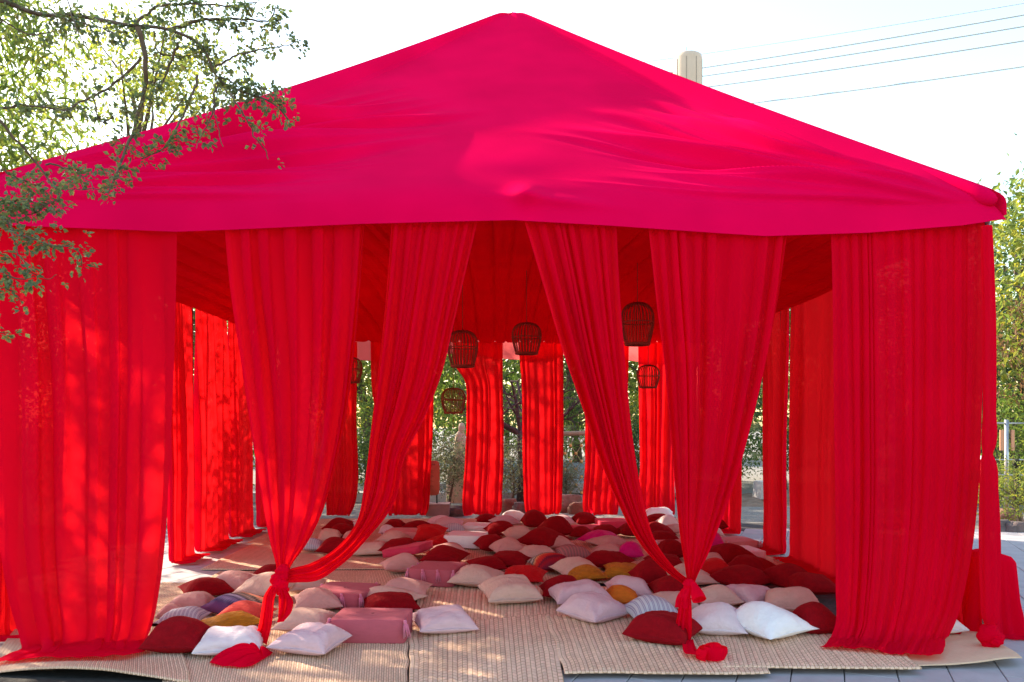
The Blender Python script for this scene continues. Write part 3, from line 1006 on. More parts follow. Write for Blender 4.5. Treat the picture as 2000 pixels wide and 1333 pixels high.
# cloth-covered weight at the foot of that post
cx, cy = 3.75, 5.80
th = np.linspace(0, 2 * math.pi, 160)
lv = [(0.60, 0.02), (0.605, 0.09), (0.59, 0.155), (0.55, 0.185), (0.40, 0.20), (0.25, 0.215), (0.12, 0.235), (0.03, 0.26), (0.012, 0.30), (0.008, 0.32)]
zz = np.interp(np.linspace(0, 1, 60), np.linspace(0, 1, len(lv)), [q[0] for q in lv])
rr0 = np.interp(np.linspace(0, 1, 60), np.linspace(0, 1, len(lv)), [q[1] for q in lv])
rows = []
for z_, r_ in zip(zz, rr0):
    sq = 1 / (np.abs(np.cos(th)) ** 4 + np.abs(np.sin(th)) ** 4) ** 0.25
    k_ = 1 - z_ / 0.6
    rr = r_ * sq * 0.9 * (1 + (0.02 + 0.10 * k_) * np.sin(th * 9 + 2 * np.sin(th * 2)) + 0.05 * k_ * np.sin(th * 17 + 1))
    rows.append(np.stack([cx + rr * np.cos(th) * 0.95, cy + rr * np.sin(th), z_ + 0 * th + 0.03 * (1 - k_) * np.cos(th + 2.5)], -1))
o = grid_obj('covered_weight', np.array(rows), CURT)
tag(o, 'tent weight draped in red cloth at the foot of the right corner post', 'tent weight')


# ------------------------------------------------------------------ side and back curtains
def side_curtain(X, y0, y1, zt, seed, label, group, inward, pinch=0.0, n=7, spread=0.0):
    s = 1 if inward > 0 else -1
    L = [np.array([X, y0, zt]), np.array([X, y0 + pinch * 0.4, 2.0]), np.array([X + s * 0.02, y0 + pinch, 1.0]), np.array([X + s * 0.03, y0 + pinch * 0.8, 0.25]), np.array([X + s * 0.05, y0 + pinch * 0.6 - spread, 0.03])]
    Q = [np.array([X, y1, zt]), np.array([X, y1 - pinch * 0.3, 2.0]), np.array([X + s * 0.02, y1 - pinch * 0.7, 1.0]), np.array([X + s * 0.03, y1 - pinch * 0.9, 0.25]), np.array([X + s * 0.05, y1 - pinch * 0.8 + spread, 0.03])]
    L.append(L[-1] + np.array([s * 0.22, 0.02, -0.012]))
    Q.append(Q[-1] + np.array([s * 0.22, -0.02, -0.012]))
    o = drape('curtain', L, Q, [0.025, 0.045, 0.05, 0.05, 0.045, 0.03], n, max(2, n // 2), seed, 110, 130, zmin=0.02, hint=(s, 0, 0))
    tag(o, label, 'curtain', group)
    return o


ZT = 3.02
gl = 'left side curtains'
side_curtain(XL, 5.50, 5.95, ZT, 301, 'red curtain on the left side of the tent behind the wide front-left curtain', gl, 1, 0.05)
side_curtain(XL, 8.62, 9.20, ZT, 311, 'leftmost red curtain seen inside through the gap right of the wide left curtain', gl, 1, 0.03)
side_curtain(XL, 9.34, 10.36, ZT, 321, 'dappled red curtain on the left side between two narrow daylight slits', gl, 1, 0.02)
side_curtain(XL, 10.52, 11.50, ZT, 331, 'red left side curtain just left of the tied front curtain edge', gl, 1, 0.04)
side_curtain(XL, 11.62, 12.75, ZT, 341, 'red left side curtain nearest the back corner, its foot left of the knot', gl, 1, 0.06)
gr = 'right side curtains'
side_curtain(XR, 5.55, 6.35, ZT, 351, 'red curtain on the right side hidden behind the corner sash', gr, -1, 0.03, 5)
side_curtain(XR, 6.90, 8.93, ZT, 361, 'broad glowing red curtain on the right side beside the wide front-right curtain', gr, -1, 0.05, 8)
side_curtain(XR, 9.02, 9.82, ZT, 371, 'narrow red curtain on the right side with daylight on both sides', gr, -1, 0.03, 4)
side_curtain(XR, 10.72, 11.75, ZT, 381, 'red right side curtain whose lower end shows beside the pale block', gr, -1, 0.05, 6)


def back_curtain(L, Q, seed, label, n=6, mat=CURT):
    Lp = [W(a, b, YB) for a, b in L]
    Rp = [W(a, b, YB) for a, b in Q]
    Lp.append(Lp[-1] * np.array([1, 1, 0]) + np.array([0.02, -0.08, 0.02]))
    Rp.append(Rp[-1] * np.array([1, 1, 0]) + np.array([-0.02, -0.08, 0.02]))
    o = drape('curtain', Lp, Rp, [0.025, 0.045, 0.055, 0.055, 0.05, 0.03], n, max(2, n // 2), seed, 110, 120, mat, zmin=0.02)
    tag(o, label, 'curtain', 'back curtains')
    return o


back_curtain([(548, 668), (552, 800), (556, 1000)], [(606, 668), (604, 800), (600, 1000)], 401, 'red back curtain in the left rear corner behind the tied curtain')
back_curtain([(632, 668), (634, 800), (638, 1000)], [(698, 668), (697, 800), (688, 1002)], 411, 'red back curtain left of the narrow view to green trees')
back_curtain([(724, 668), (727, 760), (742, 850), (758, 1002)], [(848, 668), (847, 800), (842, 920), (834, 1004)], 421, 'red back curtain partly covering the terracotta sign')
back_curtain([(884, 668), (888, 712), (908, 745), (911, 800), (908, 900), (905, 1003)], [(982, 668), (982, 760), (984, 850), (982, 950), (978, 1006)], 431, 'red back curtain with a puffed pleated top below the left lantern', 7)
back_curtain([(1012, 668), (1019, 760), (1020, 850), (1022, 940), (1028, 1006)], [(1100, 668), (1100, 760), (1100, 850), (1098, 940), (1094, 1006)], 441, 'red back curtain right of centre between two views of trees', 7)
back_curtain([(1140, 668), (1143, 800), (1143, 900), (1143, 1006)], [(1228, 668), (1224, 800), (1216, 900), (1206, 1006)], 451, 'red back curtain beside the string-light net', 6)
back_curtain([(1246, 668), (1247, 800), (1249, 900), (1252, 1006)], [(1322, 668), (1320, 800), (1316, 900), (1318, 1006)], 461, 'sunlit red back curtain behind the small right lantern', 6)

# ================================================================== MATS
def mat_obj(corners, z, matl, label, mode, hemw=0.0, seed=1, lift=None, cols=22, res=None):
    """corners: near-left, near-right, far-right, far-left on the ground"""
    c = [np.array(q, float) for q in corners]
    wid = np.linalg.norm(c[1] - c[0])
    dep = np.linalg.norm(c[3] - c[0])
    nu = int(res[0] if res else min(330, max(40, wid * 170)))
    nv = int(res[1] if res else min(330, max(40, dep * 170)))
    V, U = np.meshgrid(np.linspace(0, 1, nv), np.linspace(0, 1, nu), indexing='ij')
    P = (c[0] * (1 - U)[..., None] + c[1] * U[..., None]) * (1 - V)[..., None] + (c[3] * (1 - U)[..., None] + c[2] * U[..., None]) * V[..., None]
    ed = np.minimum(np.minimum(U, 1 - U) * wid, np.minimum(V, 1 - V) * dep)
    # frayed, slightly wandering outline
    P[..., 0] += 0.010 * noise1(V * dep * 3, seed)[...] * (1 - np.clip(np.minimum(U, 1 - U) * wid * 6, 0, 1))
    P[..., 1] += 0.010 * noise1(U * wid * 3, seed + 1) * (1 - np.clip(np.minimum(V, 1 - V) * dep * 6, 0, 1))
    X, Yv = U * wid, V * dep
    if mode == 'braid':
        col = X / 0.055
        row = Yv / 0.050 + 0.5 * np.floor(col) + (col % 1) * 0.9
        h = 0.0038 * np.abs(np.sin(math.pi * col)) ** 0.7 + 0.0055 * np.abs(np.sin(math.pi * row)) ** 0.8 * np.abs(np.sin(math.pi * col)) ** 0.5
    elif mode == 'fine':
        h = 0.004 * np.abs(np.sin(math.pi * X / 0.028)) + 0.002 * np.abs(np.sin(math.pi * (Yv / 0.03 + 0.5 * np.floor(X / 0.028))))
    else:
        h = 0.0008 * noise2(X * 20, Yv * 20, seed)
    h = h + 0.004 * noise2(X * 3, Yv * 3, seed + 5, 2) + 0.004
    if hemw:
        h = np.where(ed < hemw, 0.009 + 0.002 * np.sin(np.where(np.minimum(U, 1 - U) * wid < hemw, Yv, X) / 0.012 * math.pi), h)
    h = np.clip(h, 0.001, None)
    h = np.where(ed < 1e-6, -0.004, h)
    P[..., 2] = z + h
    if lift is not None:
        P[..., 2] += lift(U, V)
    t = mat_uv = np.stack([X.ravel(), Yv.ravel()], -1)
    me = fast_mesh('mat', P.reshape(-1, 3), grid_faces(nv, nu)[:, ::-1], mat_uv)
    o = link('woven_mat', me, matl)
    tag(o, label, 'mat', 'woven floor mats')
    return o


def gq(pts):
    return [G(a, b) for a, b in pts]


# inside, from back to front (later ones lie higher)
mat_obj([(-3.35, 10.3, 0), (3.2, 10.3, 0), (3.2, 12.9, 0), (-3.35, 12.9, 0)], 0.002, STRAWF, 'straw mat under the pillows in the back half of the tent', 'fine', 0, 3, res=(120, 60))
mat_obj([(-0.6, 7.6, 0), (3.25, 7.6, 0), (3.25, 10.6, 0), (-0.6, 10.6, 0)], 0.008, STRAW, 'straw mat under the pillows right of centre inside the tent', 'braid', 0, 4, res=(200, 160))
mat_obj([(-3.2, 8.35, 0), (-0.4, 8.35, 0), (-0.4, 10.7, 0), (-3.2, 10.7, 0)], 0.012, STRAWF, 'clear straw mat inside left between curtains and pillows', 'fine', 0.04, 5)
mat_obj(gq([(380, 1150), (835, 1146), (812, 1118), (430, 1121)]), 0.018, STRAWF, 'straw mat strip behind the two front-left rose blocks', 'fine', 0.03, 6)
mat_obj([(-3.3, 6.1, 0), (-0.9, 6.1, 0), (-0.9, 7.65, 0), (-3.3, 7.65, 0)], 0.014, STRAWF, 'straw mat under the front-left pillow heap', 'fine', 0, 7)
mat_obj(gq([(1060, 1214), (1560, 1214), (1500, 1150), (1062, 1150)]), 0.014, STRAW, 'straw mat under the front-right pillow heap', 'braid', 0.035, 8)
mat_obj(gq([(800, 1238), (1068, 1216), (1062, 1140), (826, 1140)]), 0.020, STRAW, 'braided straw mat in the middle just behind the seam', 'braid', 0.03, 9)
mat_obj(gq([(300, 1400), (796, 1420), (800, 1222), (345, 1222)]), 0.026, STRAWF, 'fine woven mat in front of the left pillows', 'fine', 0.03, 10)
mat_obj(gq([(792, 1420), (1112, 1420), (1076, 1208), (800, 1232)]), 0.032, STRAW, 'braided straw mat at bottom centre', 'braid', 0.03, 11)
mat_obj(gq([(1100, 1327), (1504, 1328), (1420, 1205), (1066, 1213)]), 0.038, STRAW, 'braided straw mat with a hemmed corner in front of the red pillow', 'braid', 0.04, 12)
mat_obj(gq([(1725, 1310), (1998, 1304), (1905, 1228), (1640, 1228)]), 0.030, STRAWS, 'smooth straw mat at lower right with its outer corner lifted', 'smooth', 0, 13,
        lift=lambda U, V: 0.035 * sm(0.45, 0.95, U) * (1 - sm(0.0, 0.5, V)))
mat_obj(gq([(1412, 1318), (1802, 1320), (1690, 1225), (1392, 1222)]), 0.044, STRAW, 'braided straw mat in front of the white pillow and right curtain', 'braid', 0.035, 14)
mat_obj(gq([(-40, 1329), (372, 1345), (345, 1236), (30, 1240)]), 0.040, STRAWF, 'fine woven mat at bottom left with its front edge curled up', 'fine', 0, 15,
        lift=lambda U, V: 0.055 * np.sin(math.pi * np.clip(U * 1.05, 0, 1)) * (1 - sm(0.0, 0.35, V)))
q = gq([(-60, 1345), (380, 1362), (350, 1318), (-60, 1322)])
o = MB().add(np.array([np.append(p[:2], 0.034) for p in q]), [[0, 1, 2, 3]]).build('mat_shade_sheet', BLACK)  # added black sheet: paints the deep shade under the lifted mat edge
tag(o, 'black sheet added as painted shade beneath the curled mat at bottom left', 'shade sheet')

# ================================================================== PILLOWS AND BLOCKS
def pillow_mesh(name, seed, flat=0.0, wrinkle=1.0):
    n = 30
    rng = np.random.default_rng(seed)
    g = np.sin(np.linspace(-1, 1, n) * math.pi / 2)
    Y, X = np.meshgrid(g, g, indexing='ij')
    pin = rng.uniform(0.09, 0.16)
    sx = 1 - pin * (1 - Y**2) ** 1.0 * np.abs(X) ** 2
    sy = 1 - pin * (1 - X**2) ** 1.0 * np.abs(Y) ** 2
    rc = (X**2 * Y**2) ** 1.5
    xo, yo = X * sx * (1 + 0.02 * rc), Y * sy * (1 + 0.02 * rc)
    e = 0.60 - 0.22 * flat
    prof = ((1 - X**2).clip(0) * (1 - Y**2).clip(0)) ** e
    ang = np.arctan2(Y, X)
    rad = np.sqrt(X**2 + Y**2)
    wr = noise2(ang * 3.2 + 10, rad * 0.9, seed, 3) * sm(0.25, 1.0, rad) * 0.09 + noise2(ang * 7 + 10, rad * 1.5, seed + 2, 2) * sm(0.55, 1.1, rad) * 0.06 + noise2(X * 1.1, Y * 1.1, seed + 6, 1) * 0.14
    wr = wr * wrinkle * prof
    crease = 0.10 * flat * np.exp(-((X * math.cos(seed) + Y * math.sin(seed) - 0.25) / 0.10) ** 2) * prof
    lump = 1 + 0.15 * (rng.uniform(-1, 1) * X + rng.uniform(-1, 1) * Y)
    zt = prof * lump * 0.66 + wr - crease
    zb = -prof * 0.34 - 0.3 * wr * (1 - prof)
    sag = 0.05 * rng.uniform(-1, 1) * (X * Y) + 0.04 * noise2(X, Y, seed + 8, 1)
    edge = 0.02 * np.sin(ang * 3 + seed)
    Pt = np.stack([xo * 0.5, yo * 0.5, zt + sag * 0.4 + edge * (1 - prof)], -1)
    Pb = np.stack([xo * 0.5, yo * 0.5, zb + sag * 0.4 + edge * (1 - prof)], -1)
    verts = np.concatenate([Pt.reshape(-1, 3), Pb.reshape(-1, 3)])
    verts[:, 2] += 0.34
    verts[:, 2] = np.maximum(verts[:, 2], 0.0)
    f = grid_faces(n, n)
    faces = np.concatenate([f[:, ::-1], f + n * n])
    # stitch the rims
    idx = np.arange(n * n).reshape(n, n)
    rim = np.concatenate([idx[0, :-1], idx[:-1, -1], idx[-1, :0:-1], idx[:0:-1, 0]])
    r2 = np.roll(rim, -1)
    faces = np.concatenate([faces, np.stack([rim, rim + n * n, r2 + n * n, r2], -1)])
    uv = np.stack([X.ravel() * 0.5 + 0.5, Y.ravel() * 0.5 + 0.5], -1)
    me = fast_mesh(name, verts, faces, np.concatenate([uv, uv]))
    me.materials.append(PM['dusty pink'])
    return me


PLUMP = [pillow_mesh('pillow_plump', 500 + i, 0.0 + 0.05 * i, 0.8 + 0.12 * i) for i in range(7)]
FLOP = [pillow_mesh('pillow_slack', 600 + i, 0.75 + 0.06 * i, 1.2) for i in range(4)]


def block_mesh(name):
    # rounded cushion block, unit size, base at z = 0
    n = 10
    b = 0.03
    prof = [(-0.5 + b * 0.3, 0.0), (-0.5, 0.04), (-0.5, 0.955), (-0.5 + b * 0.35, 0.988), (-0.5 + b, 1.0)]
    th = np.linspace(0, 2 * math.pi, 4 * n, endpoint=False)
    sq = 1 / (np.abs(np.cos(th)) ** 22 + np.abs(np.sin(th)) ** 22) ** (1 / 22)
    rows = []
    for r_, z_ in [(0.02, 0.0)] + [(-p[0], p[1]) for p in prof] + [(0.25, 1.012), (0.02, 1.016)]:
        rows.append(np.stack([r_ * sq * np.cos(th), r_ * sq * np.sin(th), 0 * th + z_], -1))
    P = np.array(rows)
    nt, nu = P.shape[:2]
    uv = np.stack([P[..., 0].ravel() + 0.5, P[..., 1].ravel() + 0.5], -1)
    me = fast_mesh(name, P.reshape(-1, 3), grid_faces(nt, nu, True)[:, ::-1], uv)
    me.materials.append(PM['rose'])
    return me


BLOCK = block_mesh('block')
m = MB()
for k in range(7):
    a = k * 0.9
    m.tube([[0, 0, 0], [0.008 * math.cos(a), 0.008 * math.sin(a), -0.02], [0.016 * math.cos(a), 0.016 * math.sin(a), -0.085 - 0.006 * (k % 3)]], [0.004, 0.005, 0.003], 4)
m.ring((0, 0, -0.018), 0.009, 0.004, 8, 4)
m.tube([[0, 0, 0.012], [0, 0, -0.02]], [0.008, 0.009], 6)
TASSEL_ME = m.mesh('tassel', True)
TASSEL_ME.materials.append(TASSEL)
TASSELP_ME = TASSEL_ME.copy()
TASSELP_ME.materials.clear()
TASSELP_ME.materials.append(TASSELP)

RV, DP, BP, LP, PL, WH = 'red velvet', 'dusty pink', 'beige pink', 'lavender pink', 'pale lilac', 'white'
# colour, left, right, top, bottom in the photograph, (lean degrees, style)
PIL = [
    (RV, 318, 444, 1133, 1176), (DP, 396, 493, 1119, 1164), (RV, 480, 556, 1113, 1138), (BP, 447, 556, 1128, 1176),
    (DP, 306, 400, 1160, 1202), (DP, 296, 358, 1188, 1216), ('grey striped', 300, 388, 1203, 1226), ('purple zigzag', 365, 512, 1167, 1213),
    ('coral red', 402, 522, 1190, 1224), ('ochre velvet', 341, 506, 1204, 1244), (RV, 270, 392, 1217, 1286), (PL, 360, 505, 1231, 1290, 0, 'f'),
    (LP, 512, 666, 1223, 1292, 0, 'f'), (BP, 526, 646, 1192, 1244), (DP, 552, 664, 1154, 1202), (BP, 556, 632, 1134, 1160),
    (DP, 736, 838, 1133, 1173), (BP, 674, 828, 1150, 1196), (RV, 686, 820, 1165, 1206), (LP, 786, 932, 1192, 1249, 0, 'f'),
    (DP, 732, 826, 1085, 1124), (BP, 873, 990, 1107, 1154), (RV, 817, 916, 1072, 1108), (DP, 831, 914, 1064, 1090),
    (RV, 736, 816, 1054, 1088), (BP, 690, 758, 1062, 1086, 0, 'f'), ('bright red', 804, 872, 1032, 1062, 14), ('bright red', 826, 902, 1046, 1072),
    (BP, 730, 800, 1041, 1064), (RV, 614, 684, 1055, 1084), (RV, 622, 692, 1017, 1042), (RV, 634, 696, 1026, 1056), (BP, 614, 664, 1036, 1062),
    (DP, 662, 706, 1045, 1062), ('grey striped', 584, 630, 1054, 1078), (RV, 745, 790, 1019, 1034), (RV, 782, 840, 1021, 1037), (PL, 736, 772, 1027, 1046),
    (PL, 830, 882, 1011, 1030), (LP, 845, 906, 1014, 1035), ('grey striped', 866, 908, 1029, 1042),
    (RV, 926, 980, 1005, 1024), (WH, 978, 1030, 1000, 1022), (LP, 954, 1020, 1012, 1030), (RV, 1018, 1076, 1003, 1033),
    (LP, 1072, 1128, 1010, 1028), (RV, 1116, 1176, 1003, 1028), (RV, 942, 1016, 1023, 1050), (RV, 1052, 1126, 1017, 1052),
    (BP, 980, 1048, 1033, 1058), (RV, 1112, 1160, 1034, 1052), (RV, 1154, 1222, 1028, 1050), (RV, 1008, 1121, 1037, 1076),
    ('magenta', 1130, 1220, 1042, 1067), (DP, 1148, 1240, 1051, 1073), (DP, 1048, 1124, 1050, 1074), (RV, 922, 998, 1047, 1082),
    (DP, 952, 1030, 1056, 1089), (BP, 1012, 1094, 1067, 1098), ('plum striped', 1080, 1164, 1068, 1098),
    (RV, 906, 994, 1091, 1120), (RV, 945, 1042, 1082, 1113), ('red zigzag', 1033, 1126, 1084, 1120), (BP, 1078, 1180, 1096, 1133),
    (RV, 1138, 1254, 1077, 1118), (DP, 1152, 1240, 1067, 1092), ('magenta', 1206, 1264, 1064, 1093), ('bright red', 973, 1076, 1110, 1144),
    ('ochre velvet', 1098, 1196, 1113, 1140), ('ochre velvet', 1176, 1280, 1103, 1136), (RV, 1056, 1146, 1131, 1176), (BP, 932, 1060, 1134, 1187, 0, 'f'),
    (LP, 1070, 1200, 1135, 1193, 0, 'f'), (LP, 1186, 1281, 1127, 1174), ('orange', 1180, 1258, 1154, 1184), (LP, 1095, 1246, 1166, 1228, 0, 'f'),
    (RV, 1236, 1318, 1102, 1156, 10), ('grey striped', 1224, 1346, 1174, 1230), (RV, 1226, 1396, 1203, 1273, 0, 'f'), (PL, 1349, 1487, 1185, 1254),
    (WH, 1432, 1630, 1187, 1266), (BP, 1358, 1458, 1146, 1193), (BP, 1284, 1372, 1158, 1196), (LP, 1416, 1553, 1142, 1193, 0, 'f'),
    (BP, 1500, 1636, 1152, 1206), (RV, 1561, 1660, 1186, 1248), (RV, 1398, 1542, 1114, 1159), (RV, 1496, 1618, 1110, 1158),
    (RV, 1551, 1652, 1125, 1168), (RV, 1427, 1537, 1089, 1126), (RV, 1376, 1497, 1067, 1110), ('bright red', 1362, 1440, 1094, 1136),
    (DP, 1370, 1426, 1090, 1110), (BP, 1310, 1409, 1109, 1150), (RV, 1275, 1380, 1132, 1183), (RV, 1286, 1350, 1060, 1094),
    (RV, 1268, 1344, 1086, 1116), ('magenta', 1376, 1420, 1046, 1080, 16), (DP, 1384, 1420, 1034, 1052), (RV, 1392, 1424, 1014, 1036),
    (WH, 1262, 1326, 994, 1014), (RV, 1256, 1322, 1004, 1030), (PL, 1286, 1330, 1010, 1034), (DP, 1300, 1338, 1025, 1044),
    (RV, 1211, 1264, 1025, 1050), (RV, 1260, 1322, 1024, 1052), (RV, 1266, 1336, 1040, 1071), (WH, 1812, 1898, 1212, 1243, 0, 'f'),
]
BLK = [
    # colour, left, right, v of top face back, v of top face front, v bottom, yaw, tassels, tilt
    ('rose', 642, 796, 1186, 1210, 1259, -4, 2, 0), ('rose', 596, 728, 1136, 1158, 1192, -14, 7, 0), ('rose', 797, 905, 1093, 1112, 1147, -14, 6, 0),
    ('rose velvet', 746, 840, 1064, 1080, 1096, -16, 0, 9), ('white', 866, 952, 1036, 1046, 1072, -12, 0, 0), ('pale rose', 750, 832, 1030, 1038, 1058, -8, 4, 0),
    ('white', 678, 722, 1014, 1020, 1038, -8, 2, 0), ('white', 902, 972, 1021, 1028, 1040, -10, 2, 0), ('rose velvet', 1120, 1190, 1022, 1033, 1046, 14, 0, 0),
    ('rose velvet', 1168, 1232, 1010, 1018, 1034, 4, 0, 0), ('pale rose', 1286, 1346, 1050, 1058, 1076, -6, 3, 0), ('pale rose', 1416, 1486, 1044, 1059, 1073, 8, 3, 0),
    ('white', 1428, 1500, 1066, 1080, 1094, 8, 0, 0),
]

rng = random.Random(12)
LANDMARK = {
    'purple zigzag': 'the purple zigzag pillow', 'red zigzag': 'the red zigzag pillow', 'plum striped': 'the plum striped pillow',
    'orange': 'the plain orange pillow', 'coral red': 'the coral red pillow'}
marks = [((548, 1140), 'the left curtain knot'), ((1346, 1150), 'the right curtain knot')]
for p in PIL:
    if p[0] in LANDMARK:
        marks.append((((p[1] + p[2]) / 2, (p[3] + p[4]) / 2), LANDMARK[p[0]]))
marks += [((719, 1222), 'the big front rose block'), ((662, 1164), 'the left rose tasselled block'), ((851, 1120), 'the middle rose tasselled block'),
          ((909, 1054), 'the large white block'), ((793, 1080), 'the tilted rose velvet block'), ((1531, 1226), 'the big white front pillow'),
          ((1175, 1055), 'the sleek magenta pillow'), ((1464, 1080), 'the white-topped right block'), ((1311, 1238), 'the slack red front pillow'),
          ((1147, 1126), 'the left ochre pair pillow'), ((996, 1160), 'the lone beige middle pillow'), ((1004, 1011), 'the white back-middle pillow'),
          ((589, 1258), 'the flat front-left pillow'), ((423, 1224), 'the far-left ochre pillow'), ((1294, 1003), 'the topmost white pillow')]
OWN = {(719, 1222): 'pale dusty rose block with pink corner tassels nearest the camera', }
ITEMS = []          # colour noun, centre, setter


def noun(c, style=''):
    n_ = {'red velvet': 'dark red velvet pillow', 'bright red': 'bright red pillow', 'dusty pink': 'dusty pink linen pillow', 'beige pink': 'beige pink linen pillow',
          'lavender pink': 'lavender pink linen pillow', 'pale lilac': 'pale lilac pillow', 'white': 'white cotton pillow', 'ochre velvet': 'ochre velvet pillow', 'orange': 'plain orange pillow',
          'coral red': 'coral red pillow', 'magenta': 'magenta satin pillow', 'purple zigzag': 'purple and orange zigzag patterned pillow', 'red zigzag': 'red and black zigzag patterned pillow',
          'plum striped': 'plum striped pillow', 'grey striped': 'grey striped pillow'}[c]
    return n_


for i, p in enumerate(PIL):
    c, l, r, tv, bv = p[:5]
    lean = p[5] if len(p) > 5 else 0
    style = p[6] if len(p) > 6 else ''
    zb = 0.038
    front = G((l + r) / 2, bv, zb)
    dep = front[1]
    wpx = (r - l) * dep / FPX
    hpx = (bv - tv) * dep / FPX
    el = (CAM_Z - 0.1) / dep
    if wpx > 0.56:
        yaw = R(rng.choice([-1, 1]) * rng.uniform(24, 42))
    elif wpx > 0.46:
        yaw = R(rng.choice([-1, 1]) * rng.uniform(8, 20))
    else:
        yaw = R(rng.uniform(-9, 9))
    s = wpx / (abs(math.cos(yaw)) + 0.86 * abs(math.sin(yaw)))
    s2 = s * rng.uniform(0.86, 0.98)
    dpt = s2 * abs(math.cos(yaw)) + s * 0.86 * abs(math.sin(yaw))
    dpt = min(dpt, max(0.22, hpx / el * 0.75))
    k_ = dpt / (s2 * abs(math.cos(yaw)) + s * 0.86 * abs(math.sin(yaw)))
    s2 *= max(0.7, k_)
    thick = hpx - dpt * el * 0.42
    thick = min(0.34, max(0.13, thick * 1.12))
    if style == 'f':
        thick = min(thick, 0.23)
    me = (FLOP if style == 'f' else PLUMP)[rng.randrange(4 if style == 'f' else 7)]
    o = bpy.data.objects.new('pillow', me)
    COL.objects.link(o)
    o.material_slots[0].link = 'OBJECT'
    o.material_slots[0].material = PM[c]
    turn = 0 if c in LANDMARK or 'striped' in c else rng.choice([0, 1, 2, 3]) * math.pi / 2
    if turn in (math.pi / 2, 3 * math.pi / 2):
        o.scale = (s2, s, thick)
    else:
        o.scale = (s, s2, thick)
    tilt = R(lean + rng.uniform(1, 6))
    o.location = (front[0], front[1] + dpt * 0.5, zb - 0.008 + math.sin(tilt) * dpt * 0.30)
    o.rotation_euler = (tilt, R(rng.uniform(-4, 4)), yaw + turn)
    if turn:
        from mathutils import Matrix
        o.rotation_euler = (Matrix.Rotation(tilt, 3, 'X') @ Matrix.Rotation(yaw + turn, 3, 'Z')).to_euler()
    o['group'] = 'pillows strewn over the mats'
    ITEMS.append([noun(c), ((l + r) / 2, (tv + bv) / 2), o, 'pillow'])

BN = {'rose': 'rose cushion block with tassels', 'rose velvet': 'rose velvet cushion block', 'white': 'white cushion block', 'pale rose': 'pale rose cushion block with tassels'}
for i, (c, l, r, v0, v1, v2, yaw, ntas, tilt) in enumerate(BLK):
    zb = 0.035
    front = G((l + r) / 2, v2, zb)
    d0 = front[1]
    wpx = (r - l) * d0 / FPX
    ht = max(0.09, (v2 - v1) * d0 / FPX - 0.01)
    yw = R(yaw)
    # depth from the visible top face
    g0, g1 = G((l + r) / 2, v1, zb + ht)[1], G((l + r) / 2, v0, zb + ht)[1]
    dp = float(np.clip(g1 - g0, 0.26, 0.46))
    wd = (wpx - dp * abs(math.sin(yw)) * 0.8) / math.cos(yw)
    root = empty('cushion_block', (front[0], d0 + dp / 2 + 0.02, zb), yw)
    root.rotation_euler = (0, R(-tilt), yw)
    if tilt:
        root.location.z += 0.05
    b_ = bpy.data.objects.new('block', BLOCK)
    COL.objects.link(b_)
    b_.parent = root
    b_.material_slots[0].link = 'OBJECT'
    b_.material_slots[0].material = PM[c]
    b_.scale = (wd, dp, ht)
    spots = [(-0.5, -0.42), (0.5, -0.5), (-0.5, -0.15), (-0.16, -0.5), (0.16, -0.5), (-0.5, 0.15), (0.38, 0.5), (-0.33, -0.5)][:ntas]
    for sx, sy in spots:
        t_ = bpy.data.objects.new('tassel', TASSEL_ME if c == 'rose' else TASSELP_ME)
        COL.objects.link(t_)
        t_.parent = root
        t_.location = (sx * (wd + 0.012), sy * (dp + 0.012), ht * 0.93)
        t_.rotation_euler = (R(-8) if sy < -0.4 else 0, R(8) if sx < -0.4 else 0, i + sx * 3)
        t_.scale = (1.5, 1.5, min(1.15, ht / 0.12))
    root['group'] = 'cushion blocks among the pillows'
    ITEMS.append([BN[c], ((l + r) / 2, (v0 + v2) / 2), root, 'cushion block'])

# labels: each pillow is named by its look and by what it lies next to
FIXED = {(719, 1222): 'big rose cushion block with corner tassels nearest the camera', (662, 1164): 'rose cushion block with five front tassels near the left knot',
         (851, 1120): 'rose cushion block with hanging tassels left of the middle mat', (909, 1054): 'large plain white cushion block in the middle of the pillows',
         (793, 1080): 'rose velvet cushion block lying tilted on other pillows', (1531, 1226): 'big white pillow at front right beside the wide right curtain',
         (1175, 1055): 'sleek magenta satin pillow in the middle of the heap', (1464, 1080): 'white-topped cushion block by the narrow right side curtain',
         (1311, 1238): 'slack dark red velvet pillow behind the right curtain tail', (1147, 1126): 'left of the two ochre velvet pillows right of the middle mat',
         (996, 1160): 'beige pink pillow alone at the edge of the middle mat', (1004, 1011): 'white pillow at the very back in the middle',
         (589, 1258): 'lavender pink pillow lying flat right of the left curtain tail', (423, 1224): 'ochre velvet pillow at far left above a pale pillow',
         (1294, 1003): 'topmost white pillow at the back right between the curtains'}
UN = {'purple and orange zigzag patterned pillow', 'red and black zigzag patterned pillow', 'plum striped pillow', 'plain orange pillow', 'coral red pillow'}
WHERE = {'purple and orange zigzag patterned pillow': 'in the left heap', 'red and black zigzag patterned pillow': 'in the middle heap', 'plum striped pillow': 'in the middle heap',
         'plain orange pillow': 'tucked under pink pillows', 'coral red pillow': 'beside the ochre one at left'}
fixed_at = {}
for key, lab in FIXED.items():
    j = min(range(len(ITEMS)), key=lambda q: math.hypot(ITEMS[q][1][0] - key[0], ITEMS[q][1][1] - key[1]))
    fixed_at[j] = lab


def sector(dx, dy):
    dy *= 2.0           # the floor is seen at a low angle
    a = math.degrees(math.atan2(-dy, dx)) % 360
    return ['to the right of', 'behind and right of', 'behind', 'behind and left of', 'to the left of', 'in front and left of', 'in front of', 'in front and right of'][int((a + 22.5) // 45) % 8]


